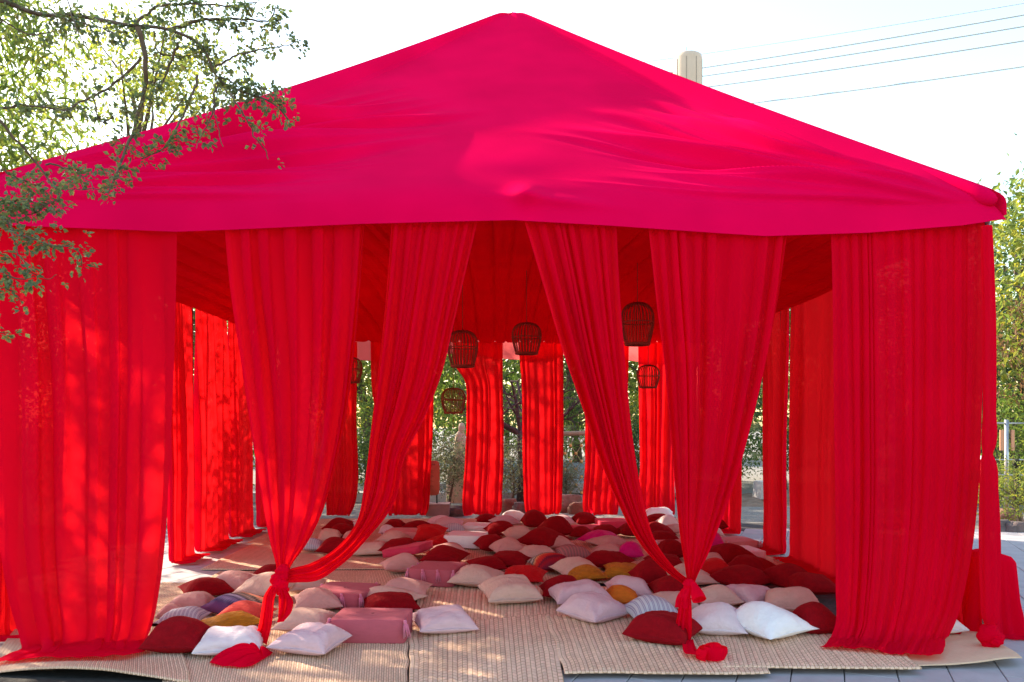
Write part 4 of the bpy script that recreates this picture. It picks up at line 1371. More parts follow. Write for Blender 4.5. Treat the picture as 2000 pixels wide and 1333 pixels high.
ORD = ['nearest ', 'second ', 'third ', 'fourth ', 'fifth ']
for j, (nn, cen, ob, cat) in enumerate(ITEMS):
    if j in fixed_at:
        tag(ob, fixed_at[j], cat)
        continue
    if nn in UN:
        tag(ob, nn + ' ' + WHERE[nn], cat)
        continue
    best = None
    for rank in range(5):
        for mp, mn in sorted(marks, key=lambda q: math.hypot(q[0][0] - cen[0], 2 * (q[0][1] - cen[1]))):
            d = math.hypot(mp[0] - cen[0], 2 * (mp[1] - cen[1]))
            if d < 12 or d > 330:
                continue
            sc_ = sector(cen[0] - mp[0], cen[1] - mp[1])
            closer = sum(1 for q, it in enumerate(ITEMS) if q != j and it[0] == nn and sector(it[1][0] - mp[0], it[1][1] - mp[1]) == sc_
                         and math.hypot(it[1][0] - mp[0], 2 * (it[1][1] - mp[1])) < d)
            if closer == rank:
                best = (rank, sc_, mn)
                break
        if best:
            break
    if best:
        tag(ob, ORD[best[0]] + nn + ' ' + best[1] + ' ' + best[2], cat)
    else:
        tag(ob, nn + ' at %s of the heap' % ('left' if cen[0] < 900 else 'right'), cat)
labs = {}
for nn, cen, ob, cat in ITEMS:
    labs.setdefault(ob['label'], []).append(ob)
for l_, obs in labs.items():
    if len(obs) > 1:
        print('SHARED', l_, len(obs))

# ================================================================== LANTERNS
def lantern_mesh_parts():
    H, Rm = 1.0, 0.5
    zq = np.array([1.0, 0.985, 0.93, 0.80, 0.62, 0.45, 0.25, 0.0])
    rq = np.array([0.03, 0.18, 0.34, 0.46, 0.50, 0.49, 0.44, 0.36])
    ribs = MB()
    for k in range(26):
        a = 2 * math.pi * k / 26
        pr = curve(np.stack([rq * math.cos(a), rq * math.sin(a), zq], -1), np.linspace(0, 1, 14))
        ribs.tube(pr, 0.016, 4, close=False)
    return ribs.mesh('rib_cage', True), (MB().ring((0, 0, 0.53), 0.502, 0.016, 36, 5).mesh('middle_ring', True)), \
        (MB().ring((0, 0, 0.03), 0.385, 0.018, 36, 5).ring((0, 0, 0.0), 0.375, 0.016, 36, 5).mesh('base_ring', True)), \
        (MB().tube([[0, 0, 0.955], [0, 0, 1.0], [0, 0, 1.02]], [0.17, 0.07, 0.02], 12).mesh('cap', True))


LM = lantern_mesh_parts()
for me in LM:
    me.materials.append(RATTAN)
for (u0, u1, v0, v1, dep, lab) in [
    (874, 933, 644, 717, 8.6, 'large dark rattan lantern beside the swept curtain left of the opening'),
    (1000, 1057, 629, 692, 8.9, 'dark rattan lantern hanging in the middle of the opening'),
    (1213, 1277, 589, 674, 8.0, 'tallest and highest dark rattan lantern between the right tied curtains'),
    (862, 909, 757, 808, 11.3, 'small reddish rattan lantern hanging low in front of bare branches'),
    (1244, 1288, 712, 758, 11.9, 'small rattan lantern in front of the sunlit back curtain'),
    (662, 707, 697, 748, 11.0, 'rattan lantern half hidden behind the left tied curtain')]:
    c0 = W((u0 + u1) / 2, v1, dep)
    dia = (u1 - u0) * dep / FPX
    hh = (v1 - v0) * dep / FPX
    root = empty('lantern', c0)
    tag(root, lab, 'lantern', 'rattan lanterns hanging from the ceiling')
    for me in LM:
        q = link(me.name.split('.')[0], me, None, root)
        q.scale = (dia, dia, hh * 0.97)
    uq = (c0[0] - XL) / (XR - XL)
    tq = (dep - YF) / (YB - YF)
    zc = 3.0 + 0.42 * (math.sin(math.pi * uq) ** 0.8) * (math.sin(math.pi * tq) ** 0.8)
    cd = MB().tube([[0, 0, hh * 0.97], [0, 0, zc - c0[2]]], 0.004, 6).build('cord', RATTAN, root)
    if lab.startswith('small'):
        MB().tube([[0, 0, 0.0], [0, 0, -0.14], [0, 0, -0.22]], [0.003, 0.003, 0.008], 6).build('pull_cord', RATTAN, root)

# ================================================================== THINGS BEHIND THE TENT
YS = 13.45
root = empty('information_sign', W(852, 1000, YS))
root.location.z = 0
tag(root, 'terracotta information sign on a black post by the back curtains', 'sign')
bx0, bx1 = W(800, 900, YS)[0], W(858.5, 900, YS)[0]
zt_, zb_ = W(850, 900, YS)[2], W(850, 968, YS)[2]
bc = ((bx0 + bx1) / 2, YS, (zt_ + zb_) / 2)
th = np.linspace(0, 2 * math.pi, 48, endpoint=False)
sq = 1 / (np.abs(np.cos(th)) ** 10 + np.abs(np.sin(th)) ** 10) ** 0.1
rows = [np.stack([bc[0] + k_ * (bx1 - bx0) / 2 * sq * np.cos(th), YS + dy + 0 * th, bc[2] + k_ * (zt_ - zb_) / 2 * sq * np.sin(th)], -1) for k_, dy in ((0.001, 0.01), (1, 0.01), (1, -0.01), (0.001, -0.01))]
keep(grid_obj('board', np.array(rows), SIGN, wrap=True), root)


def text(name, body, loc, size, mat, parent, align='RIGHT'):
    cu = bpy.data.curves.new(name, 'FONT')
    cu.body = body
    cu.size = size
    cu.align_x = align
    cu.extrude = 0.0005
    ob = bpy.data.objects.new(name, cu)
    COL.objects.link(ob)
    ob.location = loc
    ob.rotation_euler = (R(90), 0, 0)
    cu.materials.append(mat)
    bpy.context.view_layer.update()
    dg = bpy.context.evaluated_depsgraph_get()
    me = bpy.data.meshes.new_from_object(ob.evaluated_get(dg))
    o2 = bpy.data.objects.new(name, me)
    COL.objects.link(o2)
    o2.matrix_world = ob.matrix_world.copy()
    bpy.data.objects.remove(ob)
    if len(me.materials) == 0:
        me.materials.append(mat)
    bpy.context.view_layer.update()
    keep(o2, root)
    return o2


xr = W(850, 907, YS)[0]
text('lettering', 'para', (xr, YS - 0.013, W(850, 909, YS)[2]), 0.05, INK, root)
ink = MB()
rr_ = random.Random(3)
for k in range(14):
    v_ = 919 + k * 2.45
    if k in (3, 7, 11):
        continue
    z_ = W(850, v_, YS)[2]
    ink.box(((bx0 + 0.05 + xr - rr_.uniform(0, 0.06)) / 2, YS - 0.0125, z_), (xr - bx0 - 0.06 - rr_.uniform(0, 0.08), 0.002, 0.004))
part('text_lines', ink, INK, root)
part('post', MB().tube([[W(853, 960, YS)[0], YS + 0.03, 0.1], [W(853, 960, YS)[0], YS + 0.03, zb_ + 0.1]], 0.014, 8), BLACK, root, True)
b0, b1 = W(832, 990, 13.30)[0], W(877, 990, 13.30)[0]
part('plinth', MB().box(((b0 + b1) / 2, 13.48, 0.09), (b1 - b0, 0.36, 0.19)).box(((b0 + b1) / 2, 13.48, 0.192), (b1 - b0 + 0.012, 0.37, 0.016)), BOXM, root)

# carved sandstone figure
root = empty('stone_sculpture', W(896, 1000, 15.5))
root.location.z = 0
tag(root, 'tall rounded sandstone sculpture behind the shrubs at the back', 'sculpture')


def lathe_obj(name, c, prof, mat, parent, n=28, sx=1.0, sy=1.0, seed=None):
    th = np.linspace(0, 2 * math.pi, n, endpoint=False)
    rows = []
    for r_, z_ in prof:
        k_ = 1 + (0.04 * noise2(np.cos(th) * 2 + z_, np.sin(th) * 2 + z_, seed) if seed else 0)
        rows.append(np.stack([c[0] + r_ * k_ * np.cos(th) * sx, c[1] + r_ * k_ * np.sin(th) * sy, c[2] + 0 * th + z_], -1))
    ob = grid_obj(name, np.array(rows), mat, wrap=True, flip=True)
    return keep(ob, parent) if parent is not None else ob


c = W(899, 1000, 15.5)
lathe_obj('shaft', (c[0], c[1], 0), [(0.001, 1.45), (0.06, 1.44), (0.11, 1.36), (0.14, 1.2), (0.15, 0.9), (0.14, 0.4), (0.15, 0.0)], SAND, root, sx=0.9, sy=0.6, seed=4)
lathe_obj('head', (c[0] + 0.03, c[1], 1.38), [(0.001, 0.24), (0.05, 0.22), (0.075, 0.14), (0.06, 0.06), (0.05, 0.0)], SAND, root, sy=0.8, seed=6)
lathe_obj('base_lobe', (c[0] - 0.17, c[1] + 0.02, 0), [(0.001, 0.76), (0.05, 0.75), (0.09, 0.68), (0.11, 0.4), (0.12, 0.0)], SAND, root, sy=0.7, seed=9)


def rock(c, s, seed, mat, label, group):
    th = np.linspace(0, 2 * math.pi, 22, endpoint=False)
    ph = np.linspace(0.02, math.pi * 0.62, 11)
    rows = []
    for p_ in ph:
        d = np.stack([np.sin(p_) * np.cos(th), np.sin(p_) * np.sin(th), np.cos(p_) + 0 * th], -1)
        k_ = 1 + 0.28 * noise2(d[:, 0] * 1.4 + 3, d[:, 1] * 1.4 + d[:, 2] * 1.7, seed, 3)
        k_ = np.round(k_ * 9) / 9 * 0.5 + k_ * 0.5
        q = d * k_[:, None]
        q[:, 2] = np.minimum(q[:, 2], 0.82)
        rows.append(q * np.asarray(s) / 2 + np.asarray(c))
    ob = grid_obj('rock', np.array(rows), mat, wrap=True)
    tag(ob, label, 'rock', group)
    return ob


RG = 'rocks edging the planting'
for (u, v, wp, hp, mt, lab) in [
    (1106, 996, 62, 34, ROCKR, 'large flat-topped reddish rock below the string-light net'), (1131, 1000, 34, 22, ROCKR, 'smaller reddish rock right of the flat-topped rock'),
    (864, 1000, 36, 22, ROCK, 'dark boulder behind the sign plinth'), (889, 1004, 38, 18, ROCK, 'dark boulder at the foot of the tall grey shrub'),
    (994, 1000, 34, 30, ROCKR, 'brown rock between the two middle back curtains'), (1014, 1002, 30, 24, ROCK, 'dark rock left of the right middle back curtain'),
    (1958, 1038, 50, 26, ROCK, 'dark rock beside the sash at the right edge'), (1990, 1040, 40, 24, ROCK, 'rounded dark rock at the far right edge'),
    (1976, 1020, 60, 30, ROCKR, 'brown rock behind the others at the right edge')]:
    g = G(u, v)
    k_ = g[1] / FPX
    rock((g[0], g[1] + wp * k_ * 0.3, 0.0), (wp * k_, wp * k_ * 0.8, hp * k_ * 2.0), int(u), mt, lab, RG)

# grey stone block on the bank, right gap
g = G(1508, 972)
root = MB().box((5.62, 15.9, 0.22), (0.42, 0.4, 0.36), 0.1, 0.9).build('stone_block', CONC)
tag(root, 'grey stone block standing in the gap between right side curtains', 'stone block')

# pale blue low wall and pale kerb seen below the net
o = MB().box((1.9, 19.6, 0.30), (6.2, 0.3, 0.62)).build('low_wall', PALEBLUE)
tag(o, 'low pale blue painted wall behind the string-light net', 'wall')
o = MB().box((1.9, 18.0, 0.10), (7.0, 0.35, 0.22)).build('kerb', CONC)
kind(o, 'structure')
o = MB().box((-3.4, 16.3, 0.06), (7.5, 0.5, 0.2)).build('planter_kerb', CONC)
kind(o, 'structure')

# string-light net under a beam
root = empty('light_net', W(1120, 985, 16.2))
root.location.z = 0
tag(root, 'rope net strung with amber bulbs hanging from a wooden beam', 'light net')
yb = 16.2
p0, p1 = W(1092, 848, yb), W(1158, 846, yb)
part('beam', MB().tube([p0 + np.array([-.4, 0, 0.02]), p0, p1, p1 + np.array([.5, 0, -.02])], [0.05, 0.055, 0.05, 0.05], 9), WOOD, root, True)
for sx in (p0[0] - 0.35, p1[0] + 0.45):
    part('beam_post', MB().tube([[sx, yb + 0.05, 0], [sx, yb + 0.05, p0[2] + 0.05]], 0.06, 8), WOOD, root, True)
ropes, bulbs, cols_ = MB(), [], 6
for k in range(8):
    x0 = p0[0] - 0.05 + k * 0.115
    z0 = p0[2] - 0.08
    pts = [np.array([x0 + (0.055 * ((r_ + k) % 2 * 2 - 1) if 0 < r_ else 0), yb - 0.02, z0 - r_ * 0.165]) for r_ in range(8)]
    part('rope', MB().tube(pts, 0.010, 4), ROPE, root, True)
    part('rope_clamp', MB().tube([pts[0], pts[0] * 0.6 + pts[1] * 0.4], [0.018, 0.008], 6), WHITEP, root, True)
    for r_ in range(1, 8):
        bulbs.append(pts[r_])
for q_ in range(1, 8, 2):
    z0 = p0[2] - 0.08 - q_ * 0.165
    part('cable', MB().tube([[p0[0] - 0.08 + s_ * 0.9, yb - 0.015, z0 - 0.04 * math.sin(s_ * 9) ** 2] for s_ in np.linspace(0, 1, 18)], 0.005, 4), BLACK, root, True)
th = np.linspace(0, 2 * math.pi, 8, endpoint=False)
bm = lathe_obj('bulb_proto', (0, 0, 0), [(0.001, 0.034), (0.026, 0.022), (0.032, 0), (0.022, -0.026), (0.001, -0.034)], BULB, None, 8)
bme = bm.data
bpy.data.objects.remove(bm)
bpy.context.view_layer.update()
for b_ in bulbs:
    q = link('bulb', bme, None, None)
    q.location = Vector([float(x_) for x_ in (b_ + np.array([0, -0.03, 0]))])
    bpy.context.view_layer.update() if False else None
    q.parent = root
    q.matrix_parent_inverse = root.matrix_basis.inverted()

# water tower far behind and the overhead wires
D = 55.0
c0, c1 = W(1315, 120, D), W(1371, 120, D)
cx_, rad_ = (c0[0] + c1[0]) / 2, (c1[0] - c0[0]) / 2
zt_ = W(1343, 109, D)[2]
root = empty('water_tower', (cx_, D, 0))
tag(root, 'cream cylindrical water tower with thin aerial beyond the roof', 'water tower')
lathe_obj('tank', (cx_, D, 0), [(0.001, zt_), (rad_ * 0.80, zt_ - 0.02), (rad_ * 0.96, zt_ - 0.12), (rad_, zt_ - 0.4), (rad_, zt_ - 6), (rad_ * 0.5, zt_ - 8)], CREAM, root, 40)
lathe_obj('shaft', (cx_, D, 0), [(rad_ * 0.5, zt_ - 7.9), (rad_ * 0.5, 12), (rad_ * 0.6, 0)], CREAM, root, 32)
for k in range(9):
    a = k * 2 * math.pi / 9 + 0.2
    x_, y_ = cx_ + (rad_ + 0.005) * math.cos(a), D + (rad_ + 0.005) * math.sin(a)
    part('panel_joint', MB().box((x_, y_, zt_ - 3.2), (0.03, 0.03, 5.4), a), DARKLINE, root)
part('aerial', MB().tube([[cx_ - 0.1, D, zt_ - 0.05], [cx_ - 0.1, D, W(1343, 93, D)[2]]], 0.035, 6), WIRE, root)
for k, ((ua, va), (ub, vb), lab) in enumerate([((1300, 215), (2080, 107), 'lowest overhead wire crossing the sky right of the roof'), ((1240, 182), (2080, 56), 'overhead wire second from the bottom right of the tower'),
                                               ((1240, 161), (2080, 27), 'overhead wire third from the bottom right of the tower'), ((1240, 146), (2080, 4), 'overhead wire fourth from the bottom right of the tower'),
                                               ((1240, 118), (2080, -18), 'faint topmost overhead wire near the top right corner')]):
    a, b = W(ua, va, 75.0), W(ub, vb, 48.0)
    far, near = a + (a - b) * 0.3, b + (b - a) * 0.4
    s_ = np.linspace(0, 1, 26)
    pts = far[None] * (1 - s_)[:, None] + near[None] * s_[:, None]
    pts[:, 2] -= 4 * 0.5 * s_ * (1 - s_)
    o = MB().tube(pts, 0.06 if k < 4 else 0.03, 6).build('overhead_wire', WIRE, None, True)
    tag(o, lab, 'wire', 'overhead wires')

# right edge: dry-stone wall, signs on a post, bollard and rail
YW = 15.6
root = empty('stone_wall', (10.5, YW, 0))
tag(root, 'dark stone wall with pale mortar at the right edge', 'wall')
part('mortar_core', MB().box((11.0, YW + 0.15, 0.85), (5.6, 0.22, 1.75)), MORTAR, root)
rng2 = np.random.default_rng(77)
for row in range(6):
    x_ = 8.3 + rng2.uniform(-0.2, 0)
    hz_ = 0.29
    while x_ < 13.6:
        w_ = rng2.uniform(0.22, 0.48)
        hh_ = hz_ * rng2.uniform(0.72, 0.95)
        part('stone', MB().box((x_ + w_ / 2, YW + 0.03 + rng2.uniform(-0.015, 0.02), row * hz_ + 0.15 + rng2.uniform(-.02, .02)), (w_ - 0.045, 0.16, hh_), 0, 0.88, 0.03, rng2), ROCK, root)
        x_ += w_
YP = 12.6
root = empty('sign_post', W(1966, 985, YP))
root.location.z = 0
tag(root, 'grey post carrying two small orange sign boards at the right edge', 'sign')
xp = W(1966, 900, YP)[0]
part('post', MB().tube([[xp, YP, 0], [xp, YP, 1.66]], 0.035, 10), METAL, root, True)
for ua, ub in ((1949, 1958), (1971, 1977)):
    a, b = W(ua, 840, YP), W(ub, 880, YP)
    part('sign_board', MB().box(((a[0] + b[0]) / 2, YP - 0.05, (a[2] + b[2]) / 2), (b[0] - a[0], 0.02, a[2] - b[2])), ORSIGN, root)
part('crossbar', MB().tube([[xp - 0.3, YP, 1.60], [xp + 0.3, YP, 1.60]], 0.015, 8), METAL, root, True)
root = empty('railing', W(1985, 985, 12.9))
root.location.z = 0
tag(root, 'low metal railing with thin rails behind the bush at right', 'railing')
for xq in (7.9, 8.25, 9.6):
    part('rail_post', MB().tube([[xq, 12.9, 0], [xq, 12.9, 1.05]], 0.022, 8), METAL, root, True)
for zq in (0.98, 0.72, 0.46):
    part('rail', MB().tube([[7.8, 12.9, zq], [10.4, 12.9, zq]], 0.012, 8), METAL, root, True)
xb = W(1985, 950, 12.4)[0]
root = lathe_obj('bollard', (xb, 12.4, 0), [(0.001, 1.02), (0.03, 1.02), (0.052, 0.99), (0.06, 0.96), (0.052, 0.92), (0.04, 0.90), (0.04, 0.05), (0.055, 0.04), (0.055, 0)], BLACK, None, 16)
tag(root, 'black round-topped bollard at the right edge', 'bollard')

# ================================================================== PLANTS
def leaf_mesh(name, pos, size, seed, droop=0.3, aspect=0.5, dirs=None):
    rng = np.random.default_rng(seed)
    n = len(pos)
    d = rng.normal(size=(n, 3)) if dirs is None else dirs + 0.45 * rng.normal(size=(n, 3))
    d[:, 2] -= droop
    d /= np.linalg.norm(d, axis=1)[:, None]
    up = rng.normal(size=(n, 3)) * 0.7 + np.array([0, 0, 1.0])
    sd_ = np.cross(d, up)
    sd_ /= np.linalg.norm(sd_, axis=1)[:, None] + 1e-9
    nr = np.cross(sd_, d)
    L = (size * rng.uniform(0.6, 1.3, n))[:, None]
    w_ = L * aspect * 0.5
    base = pos
    tip = pos + d * L - nr * L * 0.12
    m1 = pos + d * L * 0.5 + sd_ * w_ + nr * L * 0.10
    m2 = pos + d * L * 0.5 - sd_ * w_ + nr * L * 0.10
    V = np.stack([base, m1, tip, m2], 1).reshape(-1, 3)
    i = np.arange(n)[:, None] * 4
    F = np.concatenate([i + np.array([[0, 1, 2]]), i + np.array([[0, 2, 3]])], 0)
    return fast_mesh(name, V, F, smooth=False)


def crown_points(radii, ncl, per, seed, spread=0.5, low=-1.0, hollow=0.45):
    rng = np.random.default_rng(seed)
    c = rng.normal(size=(ncl, 3))
    c /= np.linalg.norm(c, axis=1)[:, None]
    c *= (rng.uniform(hollow, 1.0, ncl) ** 0.6)[:, None]
    c[:, 2] = np.maximum(c[:, 2], low)
    c *= np.asarray(radii)
    sp = rng.uniform(0.55, 1.3, ncl) * spread
    p = np.repeat(c, per, 0) + rng.normal(size=(ncl * per, 3)) * np.repeat(sp, per)[:, None] * np.array([1, 1, 0.7])
    return c, p


def tree(x, y, cz, radii, ncl, per, leaf, mat, seed, label, group, name='leafy_tree', bark=None, trunk_r=0.16, spread=0.5, low=-1.0, droop=0.3, aspect=0.5, nlimb=26, hollow=0.45):
    root = empty(name, (x, y, 0))
    tag(root, label, 'tree' if 'tree' in name else 'shrub', group)
    c, p = crown_points(radii, ncl, per, seed, spread, low, hollow)
    base = np.array([0, 0, cz])
    lm_ = leaf_mesh('crown', p + base, leaf, seed + 1, droop, aspect)
    link('crown', lm_, mat, root)
    rng = np.random.default_rng(seed + 2)
    tb_ = MB()
    top = np.array([rng.uniform(-.3, .3) * radii[0], rng.uniform(-.2, .2) * radii[1], cz + radii[2] * 0.35])
    s_ = np.linspace(0, 1, 9)
    tp = np.array([0, 0, -0.05]) * (1 - s_)[:, None] + top * s_[:, None]
    tp[:, 0] += 0.12 * radii[0] * np.sin(s_ * 4 + seed) * s_
    tb_.tube(tp, trunk_r * (1 - 0.8 * s_), 9)
    for k in range(min(nlimb, ncl)):
        q = c[k] + base
        f = float(np.clip((q[2] / top[2]) * 0.75, 0.2, 0.92))
        st = np.array([np.interp(f, s_, tp[:, 0]), np.interp(f, s_, tp[:, 1]), np.interp(f, s_, tp[:, 2])])
        md = (st + q) / 2 + rng.normal(size=3) * 0.08 * np.linalg.norm(q - st) + np.array([0, 0, 0.06 * np.linalg.norm(q - st)])
        tb_.tube(curve([st, md, q], np.linspace(0, 1, 7)), np.linspace(trunk_r * 0.32, trunk_r * 0.05, 7), 5)
    tb_.build('trunk', bark or BARK, root, True)
    return root


GT = 'trees beyond the tent'
tree(-8.9, 18.5, 8.2, (3.4, 3.0, 3.3), 170, 60, 0.14, LEAF_Y, 701, 'tall backlit yellow-green tree rising over the roof at upper left', GT, trunk_r=0.22, spread=0.5)
tree(-8.7, 10.8, 6.6, (2.3, 2.2, 3.0), 215, 50, 0.20, LEAF_G, 711, 'pale green narrow-leaved tree at the left edge behind the branches', GT, trunk_r=0.14, spread=0.45, aspect=0.22, droop=1.0)
tree(-6.4, 24.5, 5.6, (3.0, 2.6, 4.6), 140, 60, 0.20, LEAF_G, 721, 'green tree seen through the slit right of the left side curtains', GT)
tree(-3.4, 21.0, 5.2, (2.2, 2.0, 4.0), 110, 60, 0.18, LEAF_Y, 731, 'yellowish tree between the tied left curtain and the swept curtain', GT)
tree(-0.7, 23.5, 5.4, (2.6, 2.2, 4.4), 125, 60, 0.19, LEAF_G, 741, 'green tree behind the small low lantern', GT)
tree(2.5, 23.2, 5.4, (2.3, 2.2, 4.4), 115, 60, 0.18, LEAF_D, 751, 'dark green tree behind the string-light net', GT)
tree(4.1, 20.6, 4.6, (1.7, 1.7, 3.6), 90, 60, 0.17, LEAF_Y, 761, 'bright yellow-green tree right of the swept right curtain', GT)
tree(6.9, 22.0, 4.2, (2.4, 2.2, 3.6), 110, 60, 0.18, LEAF_D, 771, 'dark tree filling the gap between the right side curtains', GT)
tree(9.4, 21.0, 4.0, (2.2, 2.2, 3.3), 130, 60, 0.17, LEAF_G, 781, 'green tree above the slit beside the narrow right curtain', GT)
tree(-11.5, 22.0, 4.6, (3.0, 2.6, 4.0), 130, 55, 0.20, LEAF_D, 791, 'dark tree low behind the left side of the tent', GT)
tree(-7.2, 14.9, 3.0, (1.6, 2.0, 2.5), 130, 60, 0.15, LEAF_D, 796, 'dense dark tree close beyond the left side curtains', GT)
tree(11.1, 14.4, 3.7, (2.0, 1.8, 2.6), 140, 60, 0.15, LEAF_Y, 801, 'sunlit yellow-green tree leaning in from the right edge', GT, spread=0.42)
tree(10.0, 13.6, 3.0, (0.85, 0.8, 1.3), 50, 50, 0.10, LEAF_B, 811, 'drooping brownish branch of a small tree at the right edge', GT, spread=0.3, droop=1.6, aspect=0.3, trunk_r=0.05)
tree(13.2, 18.5, 4.2, (2.4, 2.0, 3.6), 130, 60, 0.17, LEAF_D, 815, 'dark green tree behind the stone wall at the right edge', GT)
for k, (x_, y_) in enumerate([(-17, 36), (-11, 38), (-5, 37), (0.5, 39), (5.5, 37), (11, 38), (17, 36), (23, 34)]):
    tree(x_, y_, 4.2, (3.6, 2.6, 4.0), 90, 50, 0.30, LEAF_D if k % 2 else LEAF_G, 821 + k, ['far green tree at the left of the distant row', 'far dark tree second from left in the distant row', 'far green tree third from left in the distant row', 'far dark tree in the middle left of the distant row',
         'far green tree in the middle right of the distant row', 'far dark tree third from right in the distant row', 'far green tree second from right in the distant row', 'far dark tree at the right of the distant row'][k], 'distant trees', spread=0.8, nlimb=10)
GS = 'shrubs behind the tent'
for (x_, y_, h_, rx_, mt, lf, lab) in [
    (-0.92, 14.9, 1.35, 0.48, LEAF_S, 0.07, 'tall grey-green shrub right of the terracotta sign'), (0.30, 15.3, 1.30, 0.55, LEAF_S, 0.07, 'grey-green shrub between the two middle back curtains'),
    (1.36, 15.4, 0.80, 0.20, LEAF_S, 0.05, 'thin twiggy shrub in front of the string-light net'), (-2.75, 15.8, 1.6, 0.8, LEAF_D, 0.09, 'dark shrub low in the gap left of the swept curtain'),
    (-1.75, 17.2, 1.7, 0.9, LEAF_D, 0.09, 'dark shrub behind the terracotta sign'), (3.05, 17.2, 1.9, 0.7, LEAF_D, 0.10, 'broad-leaved dark shrub left of the sunlit back curtain'),
    (5.6, 18.9, 1.5, 0.9, LEAF_G, 0.09, 'green shrub on the bank between right side curtains'), (7.3, 19.2, 1.9, 1.0, LEAF_D, 0.09, 'dark shrub on the bank behind the grey stone block'),
    (8.15, 11.75, 1.02, 0.62, LEAF_Y, 0.06, 'low yellow-green bush at the right edge above the rocks'), (-7.0, 12.6, 1.6, 1.0, LEAF_D, 0.09, 'dark shrub at the far left behind the wide curtain'),
    (-5.3, 14.3, 1.9, 0.8, LEAF_G, 0.09, 'green shrub outside the left rear corner'),
    (-0.3, 18.6, 2.6, 1.2, LEAF_G, 0.10, 'green hedge bush behind the stone sculpture'), (1.5, 19.0, 2.8, 1.1, LEAF_G, 0.10, 'green hedge bush behind the string-light net'),
    (-3.0, 18.9, 2.8, 1.2, LEAF_G, 0.10, 'green hedge bush behind the narrow left gap'), (3.9, 18.3, 2.6, 1.0, LEAF_Y, 0.10, 'sunlit hedge bush left of the sunlit back curtain'),
    (9.3, 13.6, 2.3, 0.8, LEAF_G, 0.09, 'green bush behind the railing at the right edge')]:
    tree(x_, y_, h_ * 0.58, (rx_, rx_ * 0.9, h_ * 0.42), 55, 45, lf, mt, int(abs(x_) * 100 + y_), lab, GS, 'shrub', trunk_r=0.03, spread=0.14 + rx_ * 0.12, droop=-0.3, aspect=0.35, nlimb=20, hollow=0.2)


# bare spreading tree behind the middle curtains
def branch(mb, p, d, length, rad, depth, rng):
    n = 6
    pts, rr_ = [p], [rad]
    for k in range(n):
        d = d + rng.normal(size=3) * 0.16 + np.array([0, 0, 0.02])
        d /= np.linalg.norm(d)
        p = p + d * length / n
        pts.append(p)
        rr_.append(rad * (1 - 0.55 * (k + 1) / n))
    mb.tube(pts, rr_, 6 if rad > 0.015 else 4, close=False)
    if depth == 0:
        return
    for k in range(rng.integers(3, 5)):
        q = rng.integers(2, n + 1)
        nd = d + rng.normal(size=3) * 0.75
        nd[2] += 0.12
        nd /= np.linalg.norm(nd)
        branch(mb, pts[q], nd, length * rng.uniform(0.55, 0.8), rr_[q] * 0.62, depth - 1, rng)


root = empty('bare_tree', (0.52, 15.9, 0))
tag(root, 'leafless tree with spreading purple-brown branches behind the middle curtains', 'tree')
rngb = np.random.default_rng(31)
tr_ = MB().tube([[0, 0, -0.05], [0.03, 0, 0.6], [-0.02, 0, 1.2], [0.0, 0, 1.45]], [0.12, 0.10, 0.085, 0.08], 10)
tr_.build('trunk', BARK2, root, True)
for dv in ((-0.95, -0.1, 0.42), (-0.7, 0.3, 0.7), (-0.25, -0.1, 1.0), (0.3, 0.2, 1.0), (0.75, 0.0, 0.6), (0.95, -0.2, 0.42), (-0.9, -0.3, 0.18)):
    mb_ = MB()
    d_ = np.array(dv)
    branch(mb_, np.array([0, 0, 1.35]), d_ / np.linalg.norm(d_), 1.25, 0.055, 3, rngb)
    mb_.build('limb', BARK2, root, True)


def fan_palm(x, y, h, seed, label, scale=1.0):
    root = empty('fan_palm', (x, y, 0))
    tag(root, label, 'palm', 'fan palms')
    MB().tube([[0, 0, -0.05], [0.02, 0, h * 0.5], [0, 0, h]], [0.10 * scale, 0.08 * scale, 0.09 * scale], 9).build('trunk', BARK, root, True)
    rng = np.random.default_rng(seed)
    for k in range(13):
        az = k * 2.399 + rng.uniform(-.2, .2)
        el = rng.uniform(-0.5, 1.1)
        d = np.array([math.cos(az) * math.cos(el), math.sin(az) * math.cos(el), math.sin(el)])
        hub = np.array([0, 0, h]) + d * 0.42 * scale
        side = np.cross(d, [0, 0, 1.0])
        side /= np.linalg.norm(side)
        V, F = [], []
        for b in range(19):
            a = R(-80 + 160 * b / 18)
            bd = d * math.cos(a) + side * math.sin(a)
            L = scale * (0.52 - 0.12 * abs(a))
            nrm = np.cross(bd, np.cross(d, side))
            nrm /= np.linalg.norm(nrm) + 1e-9
            w_ = 0.016 * scale
            i0 = len(V)
            dr = np.array([0, 0, -0.14 * scale])
            V += [hub - nrm * 0.003, hub + nrm * 0.003, hub + bd * L * 0.55 + nrm * w_, hub + bd * L * 0.55 - nrm * w_, hub + bd * L + dr * 0.6]
            F += [[i0, i0 + 1, i0 + 2], [i0, i0 + 2, i0 + 3], [i0 + 3, i0 + 2, i0 + 4]]
        fr = link('frond', fast_mesh('frond', V, F, smooth=False), LEAF_P, root)
        MB().tube([[0, 0, h - 0.05], list(hub)], [0.012 * scale, 0.007 * scale], 5).build('stalk', BARK, fr, True)
    return root


fan_palm(0.95, 17.0, 1.35, 5, 'fan palm behind the right middle back curtain', 1.1)
fan_palm(5.35, 17.4, 1.15, 9, 'fan palm in the gap right of the tied right curtain', 1.1)

